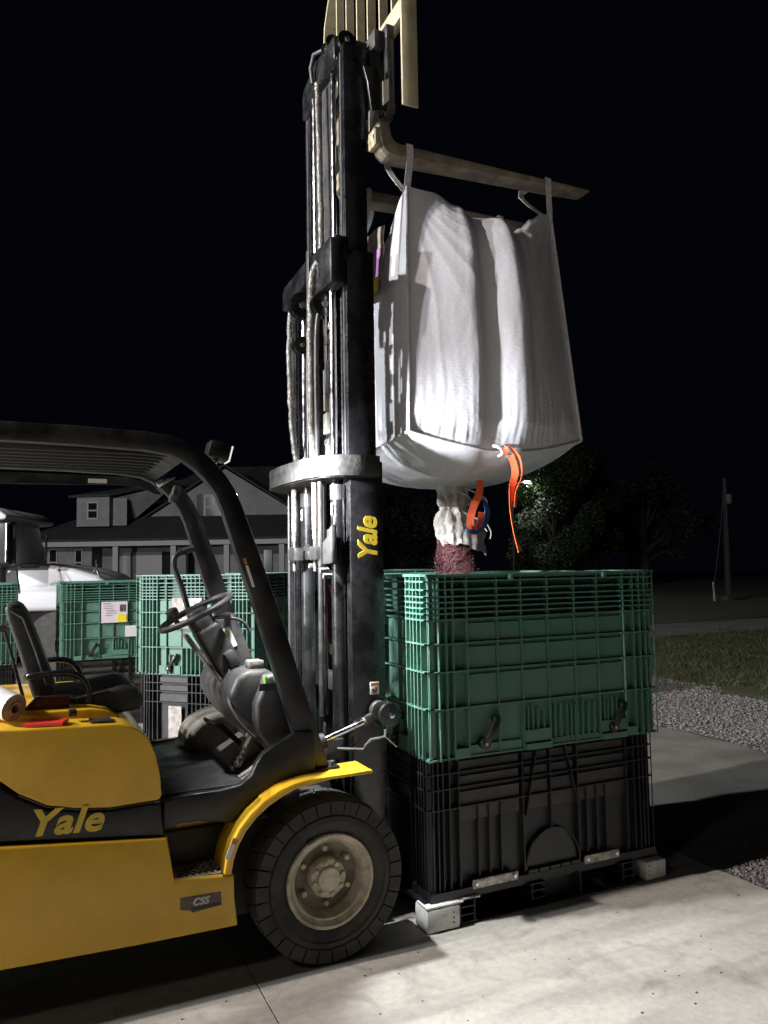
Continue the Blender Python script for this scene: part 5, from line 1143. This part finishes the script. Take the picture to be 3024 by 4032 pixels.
# dormer
dm_ = Hh(siding(-13.22, -11.82, 33.0, 3.55, 4.82, MB()).add([(-11.82, 33.0, 3.55), (-11.82, 38, 3.55), (-11.82, 38, 5.2), (-11.82, 33.0, 4.82)], [(0, 1, 2, 3)]).add([(-13.22, 33.0, 3.55), (-13.22, 38, 3.55), (-13.22, 38, 5.2), (-13.22, 33.0, 4.82)], [(0, 1, 2, 3)]), 'dormer', m_siding)
Hh(siding(-11.80, -11.2, 33.4, 3.6, 4.8, MB()).add([(-11.8, 33.39, 4.78), (-9.35, 34.6, 5.55), (-11.2, 34.5, 3.95), (-11.8, 33.39, 3.68)], [(0, 1, 2, 3)]), 'dormer_cheek', m_siding, parent=dm_)
Hh(MB().add([(-13.5, 32.8, 4.79), (-11.75, 32.8, 4.84), (-9.2, 36, 5.8), (-12, 38, 5.5), (-13.5, 32.8, 4.88), (-11.75, 32.8, 4.93), (-9.2, 36, 5.9), (-12, 38, 5.6)], [(0, 3, 2, 1), (4, 5, 6, 7), (0, 1, 5, 4), (1, 2, 6, 5), (0, 4, 7, 3)]), 'dormer_roof', m_roof, parent=dm_)
window(-12.70, -12.34, 33.0, 3.92, 4.55, 0.07)
for x in (-11.33, -8.92, -6.70, -4.4): Hh(MB().box(x, x+.22, 32.05, 32.27, -.2, 2.66), 'porch_column', m_trim)
Hh(MB().box(-11.6, -9.85, 34.05, 34.18, -.1, 2.45), 'garage_door', m_trim)
Hh(MB().box(-9.82, -9.45, 34.1, 34.18, 0, 2.45), 'front_door', m_win)
for x in (-8.55, -7.75, -5.9, -5.1): Hh(MB().box(x-.25, x+.12, 34.1, 34.18, 0.8, 2.45), 'porch_window', m_win)
for x in (-8.1,): Hh(MB().box(x-.08, x+.08, 33.9, 34.0, -.1, 2.6), 'porch_post', m_trim)
# ================================================================== street lamp, pole, marker
SL = empty('street_lamp', (26.1, 38.0, 0), 'lit street lamp on a thin pole beside the tree under the hanging bag', 'street lamp')
MB().tube([(0, 0, 0), (0.03, 0, 3), (0.02, 0, 6.3)], [0.07, 0.06, 0.045], 12).build('pole', m_pole, SL, smooth=True)
MB().tube(smoothpath([(0.02, 0, 6.2), (0.15, 0, 6.40), (0.6, 0, 6.52), (1.0, 0, 6.56)], 4), 0.03, 8).build('arm', m_pole, SL, smooth=True)
MB().prism([(0.75, 6.60), (0.8, 6.68), (1.35, 6.66), (1.45, 6.60)], -0.13, 0.13).build('lamp_head', m_pole, SL, bevel=0.02)
MB().lathe([(0.0, -0.13), (0.11, -0.10), (0.16, -0.05), (0.17, 0.0)], (1.12, 0, 6.6), 'z', 20).build('lens', m_lampon, SL, smooth=True)
l = bpy.data.lights.new('street_light_bulb', 'POINT'); l.energy = 130; l.color = (0.95, 1.0, 0.95); l.shadow_soft_size = 0.1
lo = bpy.data.objects.new('street_light_bulb', l); lo.location = (27.22, 37.9, 6.42); COL.objects.link(lo)
UP_ = empty('utility_pole', (26.4, 23.0, 0), 'tall wooden utility pole with a small transformer, far right by the road', 'utility pole')
MB().tube([(0, 0, 0), (0.03, 0, 2.6), (0.07, 0, 5.1)], [0.13, 0.11, 0.075], 14).build('pole', m_wood, UP_, smooth=True)
MB().cyl((0.06, -0.20, 4.0), (0.06, -0.20, 4.4), 0.13, 18).build('transformer', m_pole, UP_, bevel=0.02)
MB().box(-.25, .1, -.16, .16, 0, .2).build('base_guard', m_pole, UP_)
MB().tube([(0.0, 0, 4.6), (-0.85, -0.4, 2.4), (-1.75, -0.7, 0.0)], 0.012, 6).build('guy_wire', m_pole, UP_)
tag(MB().cyl((25.7, 23.1, 0), (25.66, 23.1, 0.78), 0.045, 12, 0.04).build('marker_post', m_trim, smooth=True), 'short white marker post standing beside the utility pole', 'marker post')
# ================================================================== trees
def tree(loc, h, r, nl, label, seed, ls=0.16, holes=0.0, zlow=0.12, sx=1.0, ml=None):
    rd = random.Random(seed); t = empty('tree', loc, label, 'tree', group='trees along the road')
    tr = MB(); tr.tube([(0, 0, 0), (0.1, 0.05, h*.35), (-.05, 0, h*.7)], [r*.085, r*.06, r*.025], 10)
    cl = []
    for k in range(26):
        a = rd.random()*6.28; z = h*rd.uniform(zlow+.1, .93); q = (z/h-zlow)/(1-zlow); R = r*math.sqrt(max(.05, 1-(2*q-0.9)**2*0.9))*rd.uniform(.35, .92)
        c = Vector((R*math.cos(a)*sx, R*math.sin(a), z)); cl.append((c, r*rd.uniform(.20, .38)))
        tr.tube([(0, 0, z*.55), c*0.5+Vector((0, 0, z*.30)), c], [r*.028, r*.015, r*.005], 5)
    tr.build('trunk', m_bark, t, smooth=True)
    lf = MB()
    for _ in range(nl):
        c, cr = rd.choice(cl); d = Vector((rd.gauss(0, 1), rd.gauss(0, 1), rd.gauss(0, .8))); d = d.normalized()*cr*rd.random()**.35
        p = c+d; s = ls*rd.uniform(.5, 1.2); a = Vector((rd.gauss(0, 1), rd.gauss(0, 1), rd.gauss(0, 1))).normalized(); b = a.orthogonal().normalized()
        lf.add([p-a*s, p+b*s*.5, p+a*s, p-b*s*.5], [(0, 1, 2, 3)])
    lf.build('crown', ml or m_leaf, t)
    return t
tree((29.6, 38.6, 0), 8.2, 3.4, 30000, 'leafy tree whose left edge is lit by the street lamp', 3, 0.11)
tree((33.5, 42, 0), 9.5, 4.6, 12000, 'dark broad tree behind the lamp-lit tree, right of it', 5, 0.2, ml=m_leafshade)
tree((23.5, 48, 0), 8.0, 4.2, 9000, 'dark tree far behind the pouring seed, left of the street lamp', 8, 0.22, ml=m_leafshade)
tree((41, 43, 0), 8.5, 4.5, 9000, 'dark tree at the far right beyond the utility pole', 11, 0.22, ml=m_leafshade)
